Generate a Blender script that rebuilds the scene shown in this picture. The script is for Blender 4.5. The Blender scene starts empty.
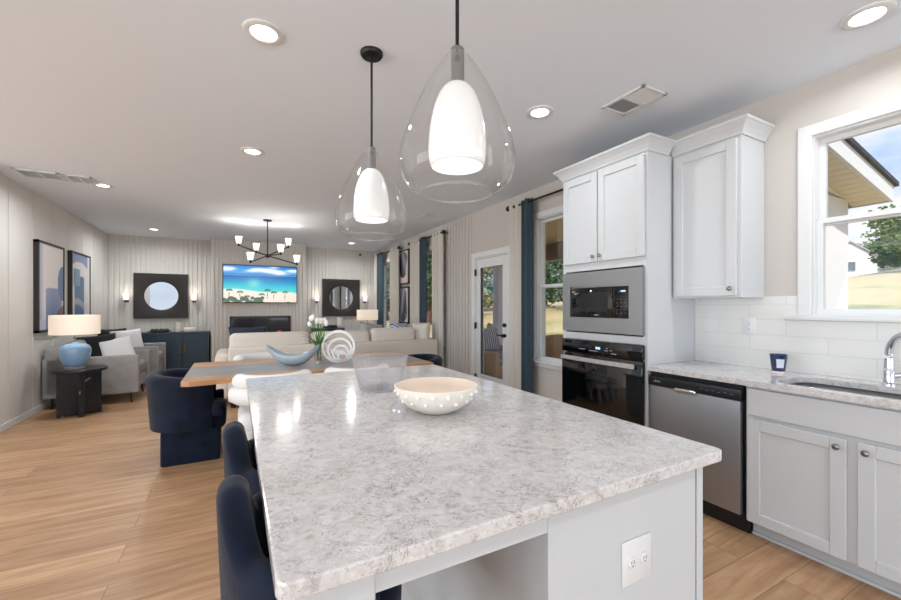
import bpy, bmesh, math, random
from mathutils import Vector, Matrix
random.seed(7)
S = bpy.context.scene
COL = S.collection
PI = math.pi
R = math.radians

# ------------------------------------------------------------------ camera, sky, sun, exposure
cam = bpy.data.cameras.new('camera'); co = bpy.data.objects.new('camera', cam); COL.objects.link(co)
cam.sensor_width = 36.0; cam.lens = 400 / 901 * 36.0; cam.shift_y = 6 / 901; cam.clip_start = .03; cam.clip_end = 400
co.location = (0, 0, 1.34); co.rotation_euler = (R(90), 0, -math.atan(215.5 / 400)); S.camera = co
S.view_settings.view_transform = 'Standard'; S.view_settings.look = 'None'
S.view_settings.exposure = 0.46; S.view_settings.gamma = 1.0; S.view_settings.use_curve_mapping = False

world = bpy.data.worlds.new('sky'); S.world = world; world.use_nodes = True
nt = world.node_tree; nt.nodes.clear()
def N(t, typ, **kw):
    n = t.nodes.new(typ)
    for k, v in kw.items(): setattr(n, k, v)
    return n
w_out = N(nt, 'ShaderNodeOutputWorld'); w_bg = N(nt, 'ShaderNodeBackground'); w_tc = N(nt, 'ShaderNodeTexCoord')
w_sep = N(nt, 'ShaderNodeSeparateXYZ'); w_ramp = N(nt, 'ShaderNodeValToRGB'); w_noise = N(nt, 'ShaderNodeTexNoise')
w_cr = N(nt, 'ShaderNodeValToRGB'); w_mix = N(nt, 'ShaderNodeMix', data_type='RGBA'); w_map = N(nt, 'ShaderNodeMapping')
nt.links.new(w_tc.outputs['Generated'], w_sep.inputs[0]); nt.links.new(w_sep.outputs['Z'], w_ramp.inputs[0])
e = w_ramp.color_ramp.elements; e[0].position = 0.0; e[0].color = (.70, .80, .92, 1); e[1].position = .75; e[1].color = (.16, .36, .78, 1)
x_ = w_ramp.color_ramp.elements.new(.25); x_.color = (.38, .60, .93, 1)
w_map.inputs['Scale'].default_value = (2.2, 2.2, 5.0)
nt.links.new(w_tc.outputs['Generated'], w_map.inputs[0]); nt.links.new(w_map.outputs[0], w_noise.inputs['Vector'])
w_noise.inputs['Scale'].default_value = 1.6; w_noise.inputs['Detail'].default_value = 7; w_noise.inputs['Roughness'].default_value = .55
e = w_cr.color_ramp.elements; e[0].position = .47; e[0].color = (0, 0, 0, 1); e[1].position = .64; e[1].color = (1, 1, 1, 1)
nt.links.new(w_noise.outputs['Fac'], w_cr.inputs[0]); nt.links.new(w_cr.outputs[0], w_mix.inputs['Factor'])
nt.links.new(w_ramp.outputs[0], w_mix.inputs['A']); w_mix.inputs['B'].default_value = (.95, .97, 1.0, 1)
nt.links.new(w_mix.outputs['Result'], w_bg.inputs[0]); w_bg.inputs[1].default_value = .80
nt.links.new(w_bg.outputs[0], w_out.inputs[0])

sun = bpy.data.lights.new('sun', 'SUN'); sun.energy = 3.4; sun.angle = R(.6); sun.color = (1, .95, .87)
so = bpy.data.objects.new('sun', sun); COL.objects.link(so)
so.rotation_euler = Vector((.62, .52, -.75)).to_track_quat('-Z', 'Y').to_euler()

CAN_POWER = 5.6            # each recessed ceiling downlight
# added sky-coloured fill lamp behind the viewer, lifts the ceiling and front faces
da = bpy.data.lights.new('rear_fill_light', 'AREA'); da.shape = 'RECTANGLE'; da.size = 5.2; da.size_y = 2.5; da.energy = 200; da.color = (.84, .93, 1.0)
dao = bpy.data.objects.new('rear_fill_light', da); COL.objects.link(dao); dao.location = (.5, -6.5, 1.15)
dao.rotation_euler = Vector((0, 1, 1.2)).to_track_quat('-Z', 'Y').to_euler()
# second added fill lamp, out of view at left, brightens the right wall
db = bpy.data.lights.new('left_fill_light', 'AREA'); db.shape = 'RECTANGLE'; db.size = 7.5; db.size_y = 2.4; db.energy = 215; db.color = (.88, .95, 1.0)
dbo = bpy.data.objects.new('left_fill_light', db); COL.objects.link(dbo); dbo.location = (-6.4, .8, 1.2)
dbo.rotation_euler = Vector((1, .25, .5)).to_track_quat('-Z', 'Y').to_euler()
CEIL = 2.75; XL = -2.2; XW = 3.18; YB = 10.05; YR = -6.6

# ------------------------------------------------------------------ materials
def lin(c): return tuple(((v / 255) / 12.92 if v / 255 <= .04045 else ((v / 255 + .055) / 1.055) ** 2.4) for v in c)
MATS = {}
def mat(name, rgb, rough=.5, metal=0.0, bump=0.0, bscale=40.0, var=0.0, vscale=6.0, emit=None, estr=0.0, spec=.5, sheen=0.0, coat=0.0):
    if name in MATS: return MATS[name]
    m = bpy.data.materials.new(name); m.use_nodes = True; t = m.node_tree; b = t.nodes['Principled BSDF']
    c = lin(rgb); b.inputs['Base Color'].default_value = (*c, 1); b.inputs['Roughness'].default_value = rough
    b.inputs['Metallic'].default_value = metal; b.inputs['Specular IOR Level'].default_value = spec
    if sheen: b.inputs['Sheen Weight'].default_value = sheen
    if coat: b.inputs['Coat Weight'].default_value = coat
    if emit: b.inputs['Emission Color'].default_value = (*lin(emit), 1); b.inputs['Emission Strength'].default_value = estr
    tc = N(t, 'ShaderNodeTexCoord')
    if var:
        n = N(t, 'ShaderNodeTexNoise'); n.inputs['Scale'].default_value = vscale; n.inputs['Detail'].default_value = 6
        t.links.new(tc.outputs['Object'], n.inputs['Vector'])
        r = N(t, 'ShaderNodeValToRGB'); e = r.color_ramp.elements
        e[0].position = .3; e[0].color = (*[v * (1 - var) for v in c], 1); e[1].position = .7; e[1].color = (*[min(1, v * (1 + var)) for v in c], 1)
        t.links.new(n.outputs['Fac'], r.inputs[0]); t.links.new(r.outputs[0], b.inputs['Base Color'])
    if bump:
        n = N(t, 'ShaderNodeTexNoise'); n.inputs['Scale'].default_value = bscale; n.inputs['Detail'].default_value = 3
        t.links.new(tc.outputs['Object'], n.inputs['Vector'])
        bp = N(t, 'ShaderNodeBump'); bp.inputs['Strength'].default_value = bump; bp.inputs['Distance'].default_value = .01
        t.links.new(n.outputs['Fac'], bp.inputs['Height']); t.links.new(bp.outputs[0], b.inputs['Normal'])
    MATS[name] = m; return m

def glass_mat(name, tint=(1, 1, 1), edge=.55, base=.05, rough=.0, body=0.0):
    """thin clear glass: lets light straight through, mirrors more at grazing angles"""
    m = bpy.data.materials.new(name); m.use_nodes = True; t = m.node_tree; t.nodes.clear()
    o = N(t, 'ShaderNodeOutputMaterial'); tr = N(t, 'ShaderNodeBsdfTransparent'); g = N(t, 'ShaderNodeBsdfGlossy'); mx = N(t, 'ShaderNodeMixShader')
    tr.inputs[0].default_value = (*tint, 1); g.inputs['Roughness'].default_value = rough
    lw = N(t, 'ShaderNodeLayerWeight'); lw.inputs[0].default_value = .35
    mp = N(t, 'ShaderNodeMapRange'); mp.inputs['To Min'].default_value = base; mp.inputs['To Max'].default_value = edge
    p = N(t, 'ShaderNodeMath', operation='POWER'); p.inputs[1].default_value = 2.2
    t.links.new(lw.outputs['Facing'], p.inputs[0]); t.links.new(p.outputs[0], mp.inputs['Value'])
    t.links.new(mp.outputs[0], mx.inputs[0]); t.links.new(tr.outputs[0], mx.inputs[1]); t.links.new(g.outputs[0], mx.inputs[2])
    if body:
        d = N(t, 'ShaderNodeBsdfDiffuse'); d.inputs[0].default_value = (.9, .9, .92, 1); m2 = N(t, 'ShaderNodeMixShader'); m2.inputs[0].default_value = body
        t.links.new(mx.outputs[0], m2.inputs[1]); t.links.new(d.outputs[0], m2.inputs[2]); t.links.new(m2.outputs[0], o.inputs[0])
    else: t.links.new(mx.outputs[0], o.inputs[0])
    MATS[name] = m; return m

def quartz_mat():
    m = bpy.data.materials.new('quartz'); m.use_nodes = True; t = m.node_tree; b = t.nodes['Principled BSDF']
    tc = N(t, 'ShaderNodeTexCoord')
    def noise(scale, det, dist=0.0, rough=.6):
        n = N(t, 'ShaderNodeTexNoise'); n.inputs['Scale'].default_value = scale; n.inputs['Detail'].default_value = det
        n.inputs['Distortion'].default_value = dist; n.inputs['Roughness'].default_value = rough
        t.links.new(tc.outputs['Object'], n.inputs['Vector']); return n
    def ramp(src, stops):
        r = N(t, 'ShaderNodeValToRGB'); e = r.color_ramp.elements
        e[0].position, e[0].color = stops[0][0], (*stops[0][1], 1); e[1].position, e[1].color = stops[-1][0], (*stops[-1][1], 1)
        for p_, c_ in stops[1:-1]: k = e.new(p_); k.color = (*c_, 1)
        t.links.new(src, r.inputs[0]); return r
    a = ramp(noise(30, 7, 1.0, .72).outputs['Fac'], [(.30, lin((172, 166, 164))), (.44, lin((204, 200, 199))), (.56, lin((214, 211, 210))), (.72, lin((226, 224, 223)))])
    # thin darker veins where the noise crosses its middle
    vb = noise(24, 6, 2.2, .66); v1 = ramp(vb.outputs['Fac'], [(.465, (0, 0, 0)), (.488, (1, 1, 1)), (.503, (0, 0, 0))])
    brk = ramp(noise(11, 3).outputs['Fac'], [(.44, (0, 0, 0)), (.58, (1, 1, 1))])
    mul = N(t, 'ShaderNodeMath', operation='MULTIPLY'); t.links.new(v1.outputs[0], mul.inputs[0]); t.links.new(brk.outputs[0], mul.inputs[1])
    mx = N(t, 'ShaderNodeMix', data_type='RGBA'); t.links.new(mul.outputs[0], mx.inputs['Factor']); t.links.new(a.outputs[0], mx.inputs['A'])
    mx.inputs['B'].default_value = (*lin((98, 92, 92)), 1)
    sp = ramp(noise(70, 5, 1.0, .7).outputs['Fac'], [(.30, (1, 1, 1)), (.42, (0, 0, 0))])
    m2 = N(t, 'ShaderNodeMix', data_type='RGBA'); t.links.new(sp.outputs[0], m2.inputs['Factor']); t.links.new(mx.outputs['Result'], m2.inputs['A'])
    m2.inputs['B'].default_value = (*lin((150, 144, 143)), 1)
    t.links.new(m2.outputs['Result'], b.inputs['Base Color'])
    b.inputs['Roughness'].default_value = .13; b.inputs['Specular IOR Level'].default_value = .55
    MATS['quartz'] = m; return m

def floor_mat():
    m = bpy.data.materials.new('oak_floor'); m.use_nodes = True; t = m.node_tree; b = t.nodes['Principled BSDF']
    tc = N(t, 'ShaderNodeTexCoord')
    br = N(t, 'ShaderNodeTexBrick'); br.offset = .37; br.offset_frequency = 2
    br.inputs['Scale'].default_value = 1; br.inputs['Brick Width'].default_value = 1.45; br.inputs['Row Height'].default_value = .19
    br.inputs['Mortar Size'].default_value = .0016; br.inputs['Mortar Smooth'].default_value = .2
    br.inputs['Color1'].default_value = (0, 0, 0, 1); br.inputs['Color2'].default_value = (1, 1, 1, 1); br.inputs['Mortar'].default_value = (.5, .5, .5, 1)
    t.links.new(tc.outputs['Object'], br.inputs['Vector'])
    mp = N(t, 'ShaderNodeMapping'); mp.inputs['Scale'].default_value = (.9, 9, 1); t.links.new(tc.outputs['Object'], mp.inputs[0])
    ad = N(t, 'ShaderNodeVectorMath', operation='MULTIPLY_ADD'); ad.inputs[1].default_value = (7.3, 3.1, 0)
    t.links.new(br.outputs['Color'], ad.inputs[0]); t.links.new(mp.outputs[0], ad.inputs[2])
    n = N(t, 'ShaderNodeTexNoise'); n.inputs['Scale'].default_value = 2.2; n.inputs['Detail'].default_value = 8; n.inputs['Roughness'].default_value = .62; n.inputs['Distortion'].default_value = .6
    t.links.new(ad.outputs[0], n.inputs['Vector'])
    r = N(t, 'ShaderNodeValToRGB'); e = r.color_ramp.elements
    e[0].position = .25; e[0].color = (*lin((158, 116, 82)), 1); e[1].position = .75; e[1].color = (*lin((214, 178, 142)), 1)
    k = e.new(.5); k.color = (*lin((192, 152, 116)), 1)
    t.links.new(n.outputs['Fac'], r.inputs[0])
    hv = N(t, 'ShaderNodeMix', data_type='RGBA', blend_type='MULTIPLY'); hv.inputs['Factor'].default_value = 1
    r2 = N(t, 'ShaderNodeValToRGB'); e = r2.color_ramp.elements; e[0].color = (.77, .75, .73, 1); e[1].color = (1.0, 1.0, 1.0, 1)
    t.links.new(br.outputs['Color'], r2.inputs[0]); t.links.new(r.outputs[0], hv.inputs['A']); t.links.new(r2.outputs[0], hv.inputs['B'])
    sm = N(t, 'ShaderNodeMix', data_type='RGBA'); t.links.new(br.outputs['Fac'], sm.inputs['Factor']); t.links.new(hv.outputs['Result'], sm.inputs['A'])
    sm.inputs['B'].default_value = (*lin((120, 86, 58)), 1)
    t.links.new(sm.outputs['Result'], b.inputs['Base Color']); b.inputs['Roughness'].default_value = .38; b.inputs['Specular IOR Level'].default_value = .35
    MATS['oak_floor'] = m; return m

def tile_mat():
    m = bpy.data.materials.new('tile'); m.use_nodes = True; t = m.node_tree; b = t.nodes['Principled BSDF']
    tc = N(t, 'ShaderNodeTexCoord'); sx = N(t, 'ShaderNodeSeparateXYZ'); cx = N(t, 'ShaderNodeCombineXYZ')
    t.links.new(tc.outputs['Object'], sx.inputs[0]); t.links.new(sx.outputs['Y'], cx.inputs['X']); t.links.new(sx.outputs['Z'], cx.inputs['Y'])
    br = N(t, 'ShaderNodeTexBrick'); br.inputs['Scale'].default_value = 1; br.inputs['Brick Width'].default_value = .42; br.inputs['Row Height'].default_value = .104
    br.inputs['Mortar Size'].default_value = .0022; br.inputs['Mortar Smooth'].default_value = .3
    br.inputs['Color1'].default_value = (*lin((226, 225, 223)), 1); br.inputs['Color2'].default_value = (*lin((221, 220, 218)), 1); br.inputs['Mortar'].default_value = (*lin((210, 208, 206)), 1)
    t.links.new(cx.outputs[0], br.inputs['Vector']); t.links.new(br.outputs['Color'], b.inputs['Base Color'])
    bp = N(t, 'ShaderNodeBump'); bp.inputs['Strength'].default_value = .35; bp.inputs['Distance'].default_value = .002; bp.invert = True
    t.links.new(br.outputs['Fac'], bp.inputs['Height']); t.links.new(bp.outputs[0], b.inputs['Normal'])
    b.inputs['Roughness'].default_value = .22; MATS['tile'] = m; return m

def attr_mat(name, emit=0.0, rough=.5):
    m = bpy.data.materials.new(name); m.use_nodes = True; t = m.node_tree; b = t.nodes['Principled BSDF']
    a = N(t, 'ShaderNodeAttribute'); a.attribute_name = 'Col'
    if emit:
        b.inputs['Base Color'].default_value = (.01, .01, .01, 1); t.links.new(a.outputs['Color'], b.inputs['Emission Color']); b.inputs['Emission Strength'].default_value = emit
    else: t.links.new(a.outputs['Color'], b.inputs['Base Color'])
    b.inputs['Roughness'].default_value = rough; MATS[name] = m; return m

def wood_mat():
    m = bpy.data.materials.new('table_wood'); m.use_nodes = True; t = m.node_tree; b = t.nodes['Principled BSDF']
    tc = N(t, 'ShaderNodeTexCoord'); mp = N(t, 'ShaderNodeMapping'); mp.inputs['Scale'].default_value = (1.2, 9, 4)
    t.links.new(tc.outputs['Object'], mp.inputs[0])
    n = N(t, 'ShaderNodeTexNoise'); n.inputs['Scale'].default_value = 1.6; n.inputs['Detail'].default_value = 8; n.inputs['Distortion'].default_value = .8
    t.links.new(mp.outputs[0], n.inputs['Vector']); r = N(t, 'ShaderNodeValToRGB'); e = r.color_ramp.elements
    e[0].position = .28; e[0].color = (*lin((150, 98, 58)), 1); e[1].position = .72; e[1].color = (*lin((214, 166, 118)), 1)
    t.links.new(n.outputs['Fac'], r.inputs[0]); t.links.new(r.outputs[0], b.inputs['Base Color']); b.inputs['Roughness'].default_value = .3
    MATS['table_wood'] = m; return m

def marble_mat():
    m = bpy.data.materials.new('black_marble'); m.use_nodes = True; t = m.node_tree; b = t.nodes['Principled BSDF']
    tc = N(t, 'ShaderNodeTexCoord'); n = N(t, 'ShaderNodeTexNoise'); n.inputs['Scale'].default_value = 3.2; n.inputs['Detail'].default_value = 5; n.inputs['Distortion'].default_value = 1.2
    t.links.new(tc.outputs['Object'], n.inputs['Vector']); r = N(t, 'ShaderNodeValToRGB'); e = r.color_ramp.elements
    e[0].position = .56; e[0].color = (*lin((14, 17, 24)), 1); e[1].position = .64; e[1].color = (*lin((14, 17, 24)), 1)
    k = e.new(.60); k.color = (*lin((200, 200, 205)), 1)
    t.links.new(n.outputs['Fac'], r.inputs[0]); t.links.new(r.outputs[0], b.inputs['Base Color']); b.inputs['Roughness'].default_value = .25
    MATS['black_marble'] = m; return m

def lawn_mat():
    m = bpy.data.materials.new('lawn'); m.use_nodes = True; t = m.node_tree; b = t.nodes['Principled BSDF']
    tc = N(t, 'ShaderNodeTexCoord'); n = N(t, 'ShaderNodeTexNoise'); n.inputs['Scale'].default_value = .22; n.inputs['Detail'].default_value = 9; n.inputs['Roughness'].default_value = .65
    t.links.new(tc.outputs['Object'], n.inputs['Vector']); r = N(t, 'ShaderNodeValToRGB'); e = r.color_ramp.elements
    e[0].position = .36; e[0].color = (*lin((120, 128, 74)), 1); e[1].position = .62; e[1].color = (*lin((205, 160, 116)), 1)
    k = e.new(.46); k.color = (*lin((182, 168, 112)), 1); k = e.new(.54); k.color = (*lin((200, 178, 130)), 1)
    t.links.new(n.outputs['Fac'], r.inputs[0]); t.links.new(r.outputs[0], b.inputs['Base Color']); b.inputs['Roughness'].default_value = .95
    MATS['lawn'] = m; return m

WALL = mat('wall_paint', (214, 209, 203), .75, bump=.03, bscale=180)
WALLK = mat('wall_paint_beige', (200, 194, 189), .8, bump=.03, bscale=180)
CEILM = mat('ceiling_paint', (232, 238, 247), .9, bump=.03, bscale=200)
WHITE = mat('white_trim', (222, 223, 224), .4)
CAB = mat('cabinet_paint', (203, 205, 208), .42, bump=.01, bscale=120)
ISL = mat('island_paint', (200, 203, 206), .45, bump=.01, bscale=120)
QUARTZ = quartz_mat(); FLOOR = floor_mat(); TILE = tile_mat(); WOOD = wood_mat(); MARBLE = marble_mat(); LAWN = lawn_mat()
STEEL = mat('brushed_steel', (158, 160, 164), .42, .85, bump=.02, bscale=300)
CHROME = mat('chrome', (215, 217, 222), .1, 1.0)
NICKEL = mat('nickel', (150, 148, 146), .28, 1.0)
BLACK = mat('black_metal', (24, 24, 26), .42, .3)
BLACKGLOSS = mat('black_glass', (7, 8, 10), .06, spec=.6)
BLACKPL = mat('black_plastic', (20, 22, 27), .35)
GREYMARK = mat('grey_marking', (150, 156, 165), .5)
DISPLAY = mat('display', (60, 90, 140), .3, emit=(150, 195, 255), estr=1.2)
NAVY = mat('navy_velvet', (6, 18, 38), .75, bump=.12, bscale=60, var=.55, vscale=9, sheen=.10, spec=.2)
NAVYB = mat('navy_band', (56, 72, 84), .9, bump=.25, bscale=160, var=.15, vscale=60)
DRAPE = mat('beige_drape', (206, 200, 192), .9, bump=.15, bscale=160)
BOUCLE = mat('white_boucle', (232, 230, 228), .95, bump=.6, bscale=140)
SOFA = mat('cream_upholstery', (218, 209, 198), .95, bump=.2, bscale=160)
GREYUP = mat('grey_upholstery', (150, 147, 145), .95, bump=.25, bscale=120, var=.14, vscale=10)
TEAL = mat('navy_lacquer', (34, 56, 70), .4)
DARKFRAME = mat('dark_frame', (38, 33, 31), .5, bump=.08, bscale=40)
MIRROR = mat('mirror_glass', (225, 228, 232), .02, 1.0)
BRASS = mat('brass', (176, 150, 104), .3, 1.0)
SHADEW = mat('lamp_shade_fabric', (240, 228, 214), .8, emit=(255, 232, 208), estr=.28)
OPAL = mat('opal_glass', (228, 228, 228), .25, emit=(255, 252, 247), estr=.14)
LAMPON = mat('lit_diffuser', (255, 255, 255), .4, emit=(255, 250, 243), estr=5.0)
BULB = mat('lit_shade', (255, 252, 248), .4, emit=(255, 250, 244), estr=.62)
CERW = mat('cream_ceramic', (238, 230, 220), .35)
CERIN = mat('cream_bowl_inside', (232, 214, 196), .5)
BOATC = mat('blue_grey_ceramic', (166, 178, 186), .5, var=.12, vscale=12)
BLUECER = mat('pale_blue_ceramic', (132, 168, 205), .12, coat=.5)
PLASTER = mat('white_plaster', (236, 234, 230), .7)
GREEN = mat('leaf_green', (72, 122, 52), .55, var=.3, vscale=30)
TULIP = mat('tulip_white', (246, 244, 236), .55)
GLASSW = glass_mat('window_glass', (1, 1, 1), .5, .03)
GLASSP = glass_mat('pendant_glass', (.985, .985, .985), .8, .03)
GLASSB = glass_mat('bowl_glass', (.96, .96, .97), .75, .07, .02, .03)
NAVYCUP = mat('navy_glass_cup', (22, 44, 86), .15, coat=.4)
PAPER = mat('paper_label', (205, 214, 226), .6)
GREYDARK = mat('dark_louver', (120, 120, 122), .6)
PORCH = mat('porch_ceiling', (226, 196, 160), .8)
SOFFIT = mat('cream_soffit', (236, 224, 198), .8)
SIDING = mat('white_siding', (232, 232, 232), .7)
SHINGLE = mat('dark_shingle', (62, 62, 66), .9, var=.3, vscale=12)
CONC = mat('porch_concrete', (196, 188, 176), .9, var=.1, vscale=3)
WICKER = mat('tan_wicker', (178, 146, 112), .8, bump=.6, bscale=60, var=.25, vscale=50)
BARK = mat('bark', (106, 78, 66), .95, bump=.4, bscale=20)
LEAF1 = mat('foliage_green', (96, 124, 70), .8, var=.4, vscale=1.5)
LEAF2 = mat('foliage_pale', (150, 158, 120), .8, var=.35, vscale=1.5)
LEAF3 = mat('foliage_dark', (70, 98, 66), .8, var=.4, vscale=1.5)
CUSHNAVY = mat('navy_cushion', (42, 50, 66), .95, bump=.2, bscale=120)
CUSHBLK = mat('black_cushion', (26, 26, 28), .95, bump=.2, bscale=120)
CUSHWHITE = mat('white_cushion', (232, 230, 228), .95, bump=.2, bscale=120)
CUSHGREY = mat('grey_cushion', (170, 168, 170), .95, bump=.2, bscale=120)
def stripe_mat(name, c1, c2, scale, axis='X'):
    m = bpy.data.materials.new(name); m.use_nodes = True; t = m.node_tree; b = t.nodes['Principled BSDF']
    tc = N(t, 'ShaderNodeTexCoord'); w = N(t, 'ShaderNodeTexWave'); w.bands_direction = axis; w.inputs['Scale'].default_value = scale
    w.inputs['Distortion'].default_value = 1.0
    t.links.new(tc.outputs['Object'], w.inputs['Vector']); r = N(t, 'ShaderNodeValToRGB'); e = r.color_ramp.elements
    e[0].position = .48; e[0].color = (*lin(c1), 1); e[1].position = .52; e[1].color = (*lin(c2), 1)
    t.links.new(w.outputs['Fac'], r.inputs[0]); t.links.new(r.outputs[0], b.inputs['Base Color']); b.inputs['Roughness'].default_value = .95
    MATS[name] = m; return m
CUSHSTRIPE = stripe_mat('blue_striped_fabric', (70, 78, 120), (196, 196, 210), 7)
CUSHPAT = stripe_mat('blue_pattern_fabric', (44, 84, 130), (216, 224, 234), 8, 'DIAGONAL')
ART = attr_mat('artwork', 0, .5); SCREEN = attr_mat('screen_picture', .72, .2)

# ------------------------------------------------------------------ mesh helpers
def BM(): return bmesh.new()
def merge(dst, src, mtx=None):
    if mtx is not None: src.transform(mtx)
    me = bpy.data.meshes.new('tmp'); src.to_mesh(me); src.free(); dst.from_mesh(me); bpy.data.meshes.remove(me); return dst
def box(bm, x0, x1, y0, y1, z0, z1, r=0.0, seg=2, rot=None):
    b = BM(); bmesh.ops.create_cube(b, size=1)
    x0, x1 = sorted((x0, x1)); y0, y1 = sorted((y0, y1)); z0, z1 = sorted((z0, z1))
    bmesh.ops.scale(b, vec=(x1 - x0, y1 - y0, z1 - z0), verts=b.verts)
    if r > 0:
        r = min(r, .49 * min(x1 - x0, y1 - y0, z1 - z0)); bmesh.ops.bevel(b, geom=b.edges[:], offset=r, segments=seg, affect='EDGES', profile=.5)
    if rot is not None: b.transform(rot)
    bmesh.ops.translate(b, vec=((x0 + x1) / 2, (y0 + y1) / 2, (z0 + z1) / 2), verts=b.verts)
    return merge(bm, b)
def cyl(bm, p0, p1, r0, r1=None, n=20, caps=True):
    p0, p1 = Vector(p0), Vector(p1); d = p1 - p0; L = d.length
    b = BM(); bmesh.ops.create_cone(b, cap_ends=caps, segments=n, radius1=r0, radius2=r0 if r1 is None else r1, depth=L)
    b.transform(Matrix.Translation((p0 + p1) / 2) @ d.to_track_quat('Z', 'Y').to_matrix().to_4x4())
    return merge(bm, b)
def sphere(bm, c, r, sc=(1, 1, 1), n=20, rot=None):
    b = BM(); bmesh.ops.create_uvsphere(b, u_segments=n, v_segments=max(8, n // 2), radius=r)
    bmesh.ops.scale(b, vec=sc, verts=b.verts)
    if rot is not None: b.transform(rot)
    bmesh.ops.translate(b, vec=c, verts=b.verts); return merge(bm, b)
def lathe(bm, prof, c=(0, 0, 0), n=40, close=False):
    rows = []
    for r, z in prof:
        if r < 1e-5: rows.append([bm.verts.new((c[0], c[1], c[2] + z))])
        else: rows.append([bm.verts.new((c[0] + r * math.cos(2 * PI * k / n), c[1] + r * math.sin(2 * PI * k / n), c[2] + z)) for k in range(n)])
    pairs = list(zip(rows[:-1], rows[1:]))
    if close: pairs.append((rows[-1], rows[0]))
    for a, b in pairs:
        for k in range(n):
            k2 = (k + 1) % n
            q = [a[k % len(a)], a[k2 % len(a)], b[k2 % len(b)], b[k % len(b)]]
            q2 = []
            for v in q:
                if v not in q2: q2.append(v)
            if len(q2) >= 3:
                try: bm.faces.new(q2)
                except ValueError: pass
    return bm
def tube(bm, pts, rad, n=12):
    pts = [Vector(p) for p in pts]; rings = []
    for i, p in enumerate(pts):
        d = (pts[min(i + 1, len(pts) - 1)] - pts[max(i - 1, 0)]).normalized()
        q = d.to_track_quat('Z', 'Y'); r = rad[i] if isinstance(rad, (list, tuple)) else rad
        rings.append([bm.verts.new(p + q @ Vector((r * math.cos(2 * PI * k / n), r * math.sin(2 * PI * k / n), 0))) for k in range(n)])
    for a, b in zip(rings[:-1], rings[1:]):
        for k in range(n): bm.faces.new((a[k], a[(k + 1) % n], b[(k + 1) % n], b[k]))
    bm.faces.new(rings[0][::-1]); bm.faces.new(rings[-1]); return bm
def prism(bm, pts, z0, z1, axis='Z'):
    """closed outline (list of 2D points) extruded between z0 and z1 along an axis"""
    f = {'Z': lambda p, t: (p[0], p[1], t), 'Y': lambda p, t: (p[0], t, p[1]), 'X': lambda p, t: (t, p[0], p[1])}[axis]
    a = [bm.verts.new(f(p, z0)) for p in pts]; b = [bm.verts.new(f(p, z1)) for p in pts]; n = len(pts)
    bm.faces.new(a[::-1]); bm.faces.new(b)
    for k in range(n): bm.faces.new((a[k], a[(k + 1) % n], b[(k + 1) % n], b[k]))
    return bm
def pillow(bm, w, h, d, n=14, mtx=None):
    b = BM(); top = {}; bot = {}
    for i in range(n + 1):
        for j in range(n + 1):
            u = -1 + 2 * i / n; v = -1 + 2 * j / n
            t = max(0.0, (1 - u ** 4) * (1 - v ** 4)) ** .5
            px = u * w / 2 * (1 - .07 * (1 - v * v)); py = v * h / 2 * (1 - .07 * (1 - u * u))
            top[i, j] = b.verts.new((px, py, t * d / 2))
            bot[i, j] = top[i, j] if i in (0, n) or j in (0, n) else b.verts.new((px, py, -t * d / 2))
    for i in range(n):
        for j in range(n):
            b.faces.new((top[i, j], top[i + 1, j], top[i + 1, j + 1], top[i, j + 1])); b.faces.new((bot[i, j], bot[i, j + 1], bot[i + 1, j + 1], bot[i + 1, j]))
    return merge(bm, b, mtx)
def canvas(x, y, z, w, h, fn, normal, nx=90, ny=70):
    """a flat picture w x h centred at x,y,z; fn(u,v) gives its colour; normal is '-Y', '+X' or '-X'"""
    bm = BM(); L = bm.verts.layers.float_color.new('Col'); g = {}
    for i in range(nx + 1):
        for j in range(ny + 1):
            u, v = i / nx, j / ny
            p = {'-Y': (x + (u - .5) * w, y, z + (v - .5) * h), '+X': (x, y + (u - .5) * w, z + (v - .5) * h), '-X': (x, y - (u - .5) * w, z + (v - .5) * h)}[normal]
            vt = bm.verts.new(p); vt[L] = (*lin(fn(u, v)), 1); g[i, j] = vt
    for i in range(nx):
        for j in range(ny): bm.faces.new((g[i, j], g[i + 1, j], g[i + 1, j + 1], g[i, j + 1]))
    return bm
def mesh_obj(name, bm, m, parent=None, loc=None, smooth=True, ang=40):
    bmesh.ops.recalc_face_normals(bm, faces=bm.faces[:])
    if loc is not None: bmesh.ops.translate(bm, vec=-Vector(loc), verts=bm.verts)
    me = bpy.data.meshes.new(name); bm.to_mesh(me); bm.free(); me.materials.append(m)
    if smooth:
        me.polygons.foreach_set('use_smooth', [True] * len(me.polygons)); me.set_sharp_from_angle(angle=R(ang))
    o = bpy.data.objects.new(name, me); COL.objects.link(o)
    if parent is not None: o.parent = parent
    return o
def props(o, label=None, cat=None, group=None, kind=None):
    for k, v in (('label', label), ('category', cat), ('group', group), ('kind', kind)):
        if v: o[k] = v
    return o
def thing(name, label, cat, loc=(0, 0, 0), rz=0.0, group=None):
    o = bpy.data.objects.new(name, None); COL.objects.link(o); o.empty_display_size = .1
    o.location = loc; o.rotation_euler = (0, 0, rz); return props(o, label, cat, group)
def part(t, name, bm, m, loc=None, label=None, **kw):
    """loc: the thing's place when bm is in world coordinates; None when it is already local"""
    o = mesh_obj(name, bm, m, t, loc, **kw)
    if label: o['label'] = label
    return o
def single(name, bm, m, label, cat, loc, group=None, local=False, rz=0.0, kind=None, **kw):
    o = mesh_obj(name, bm, m, None, None if local else loc, **kw); o.location = loc; o.rotation_euler = (0, 0, rz)
    return props(o, label, cat, group, kind)
def struct(name, bm, m, label, cat='structure', parent=None, **kw):
    o = mesh_obj(name, bm, m, parent, None, **kw)
    return props(o, label, cat, None, 'structure') if parent is None else o
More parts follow.
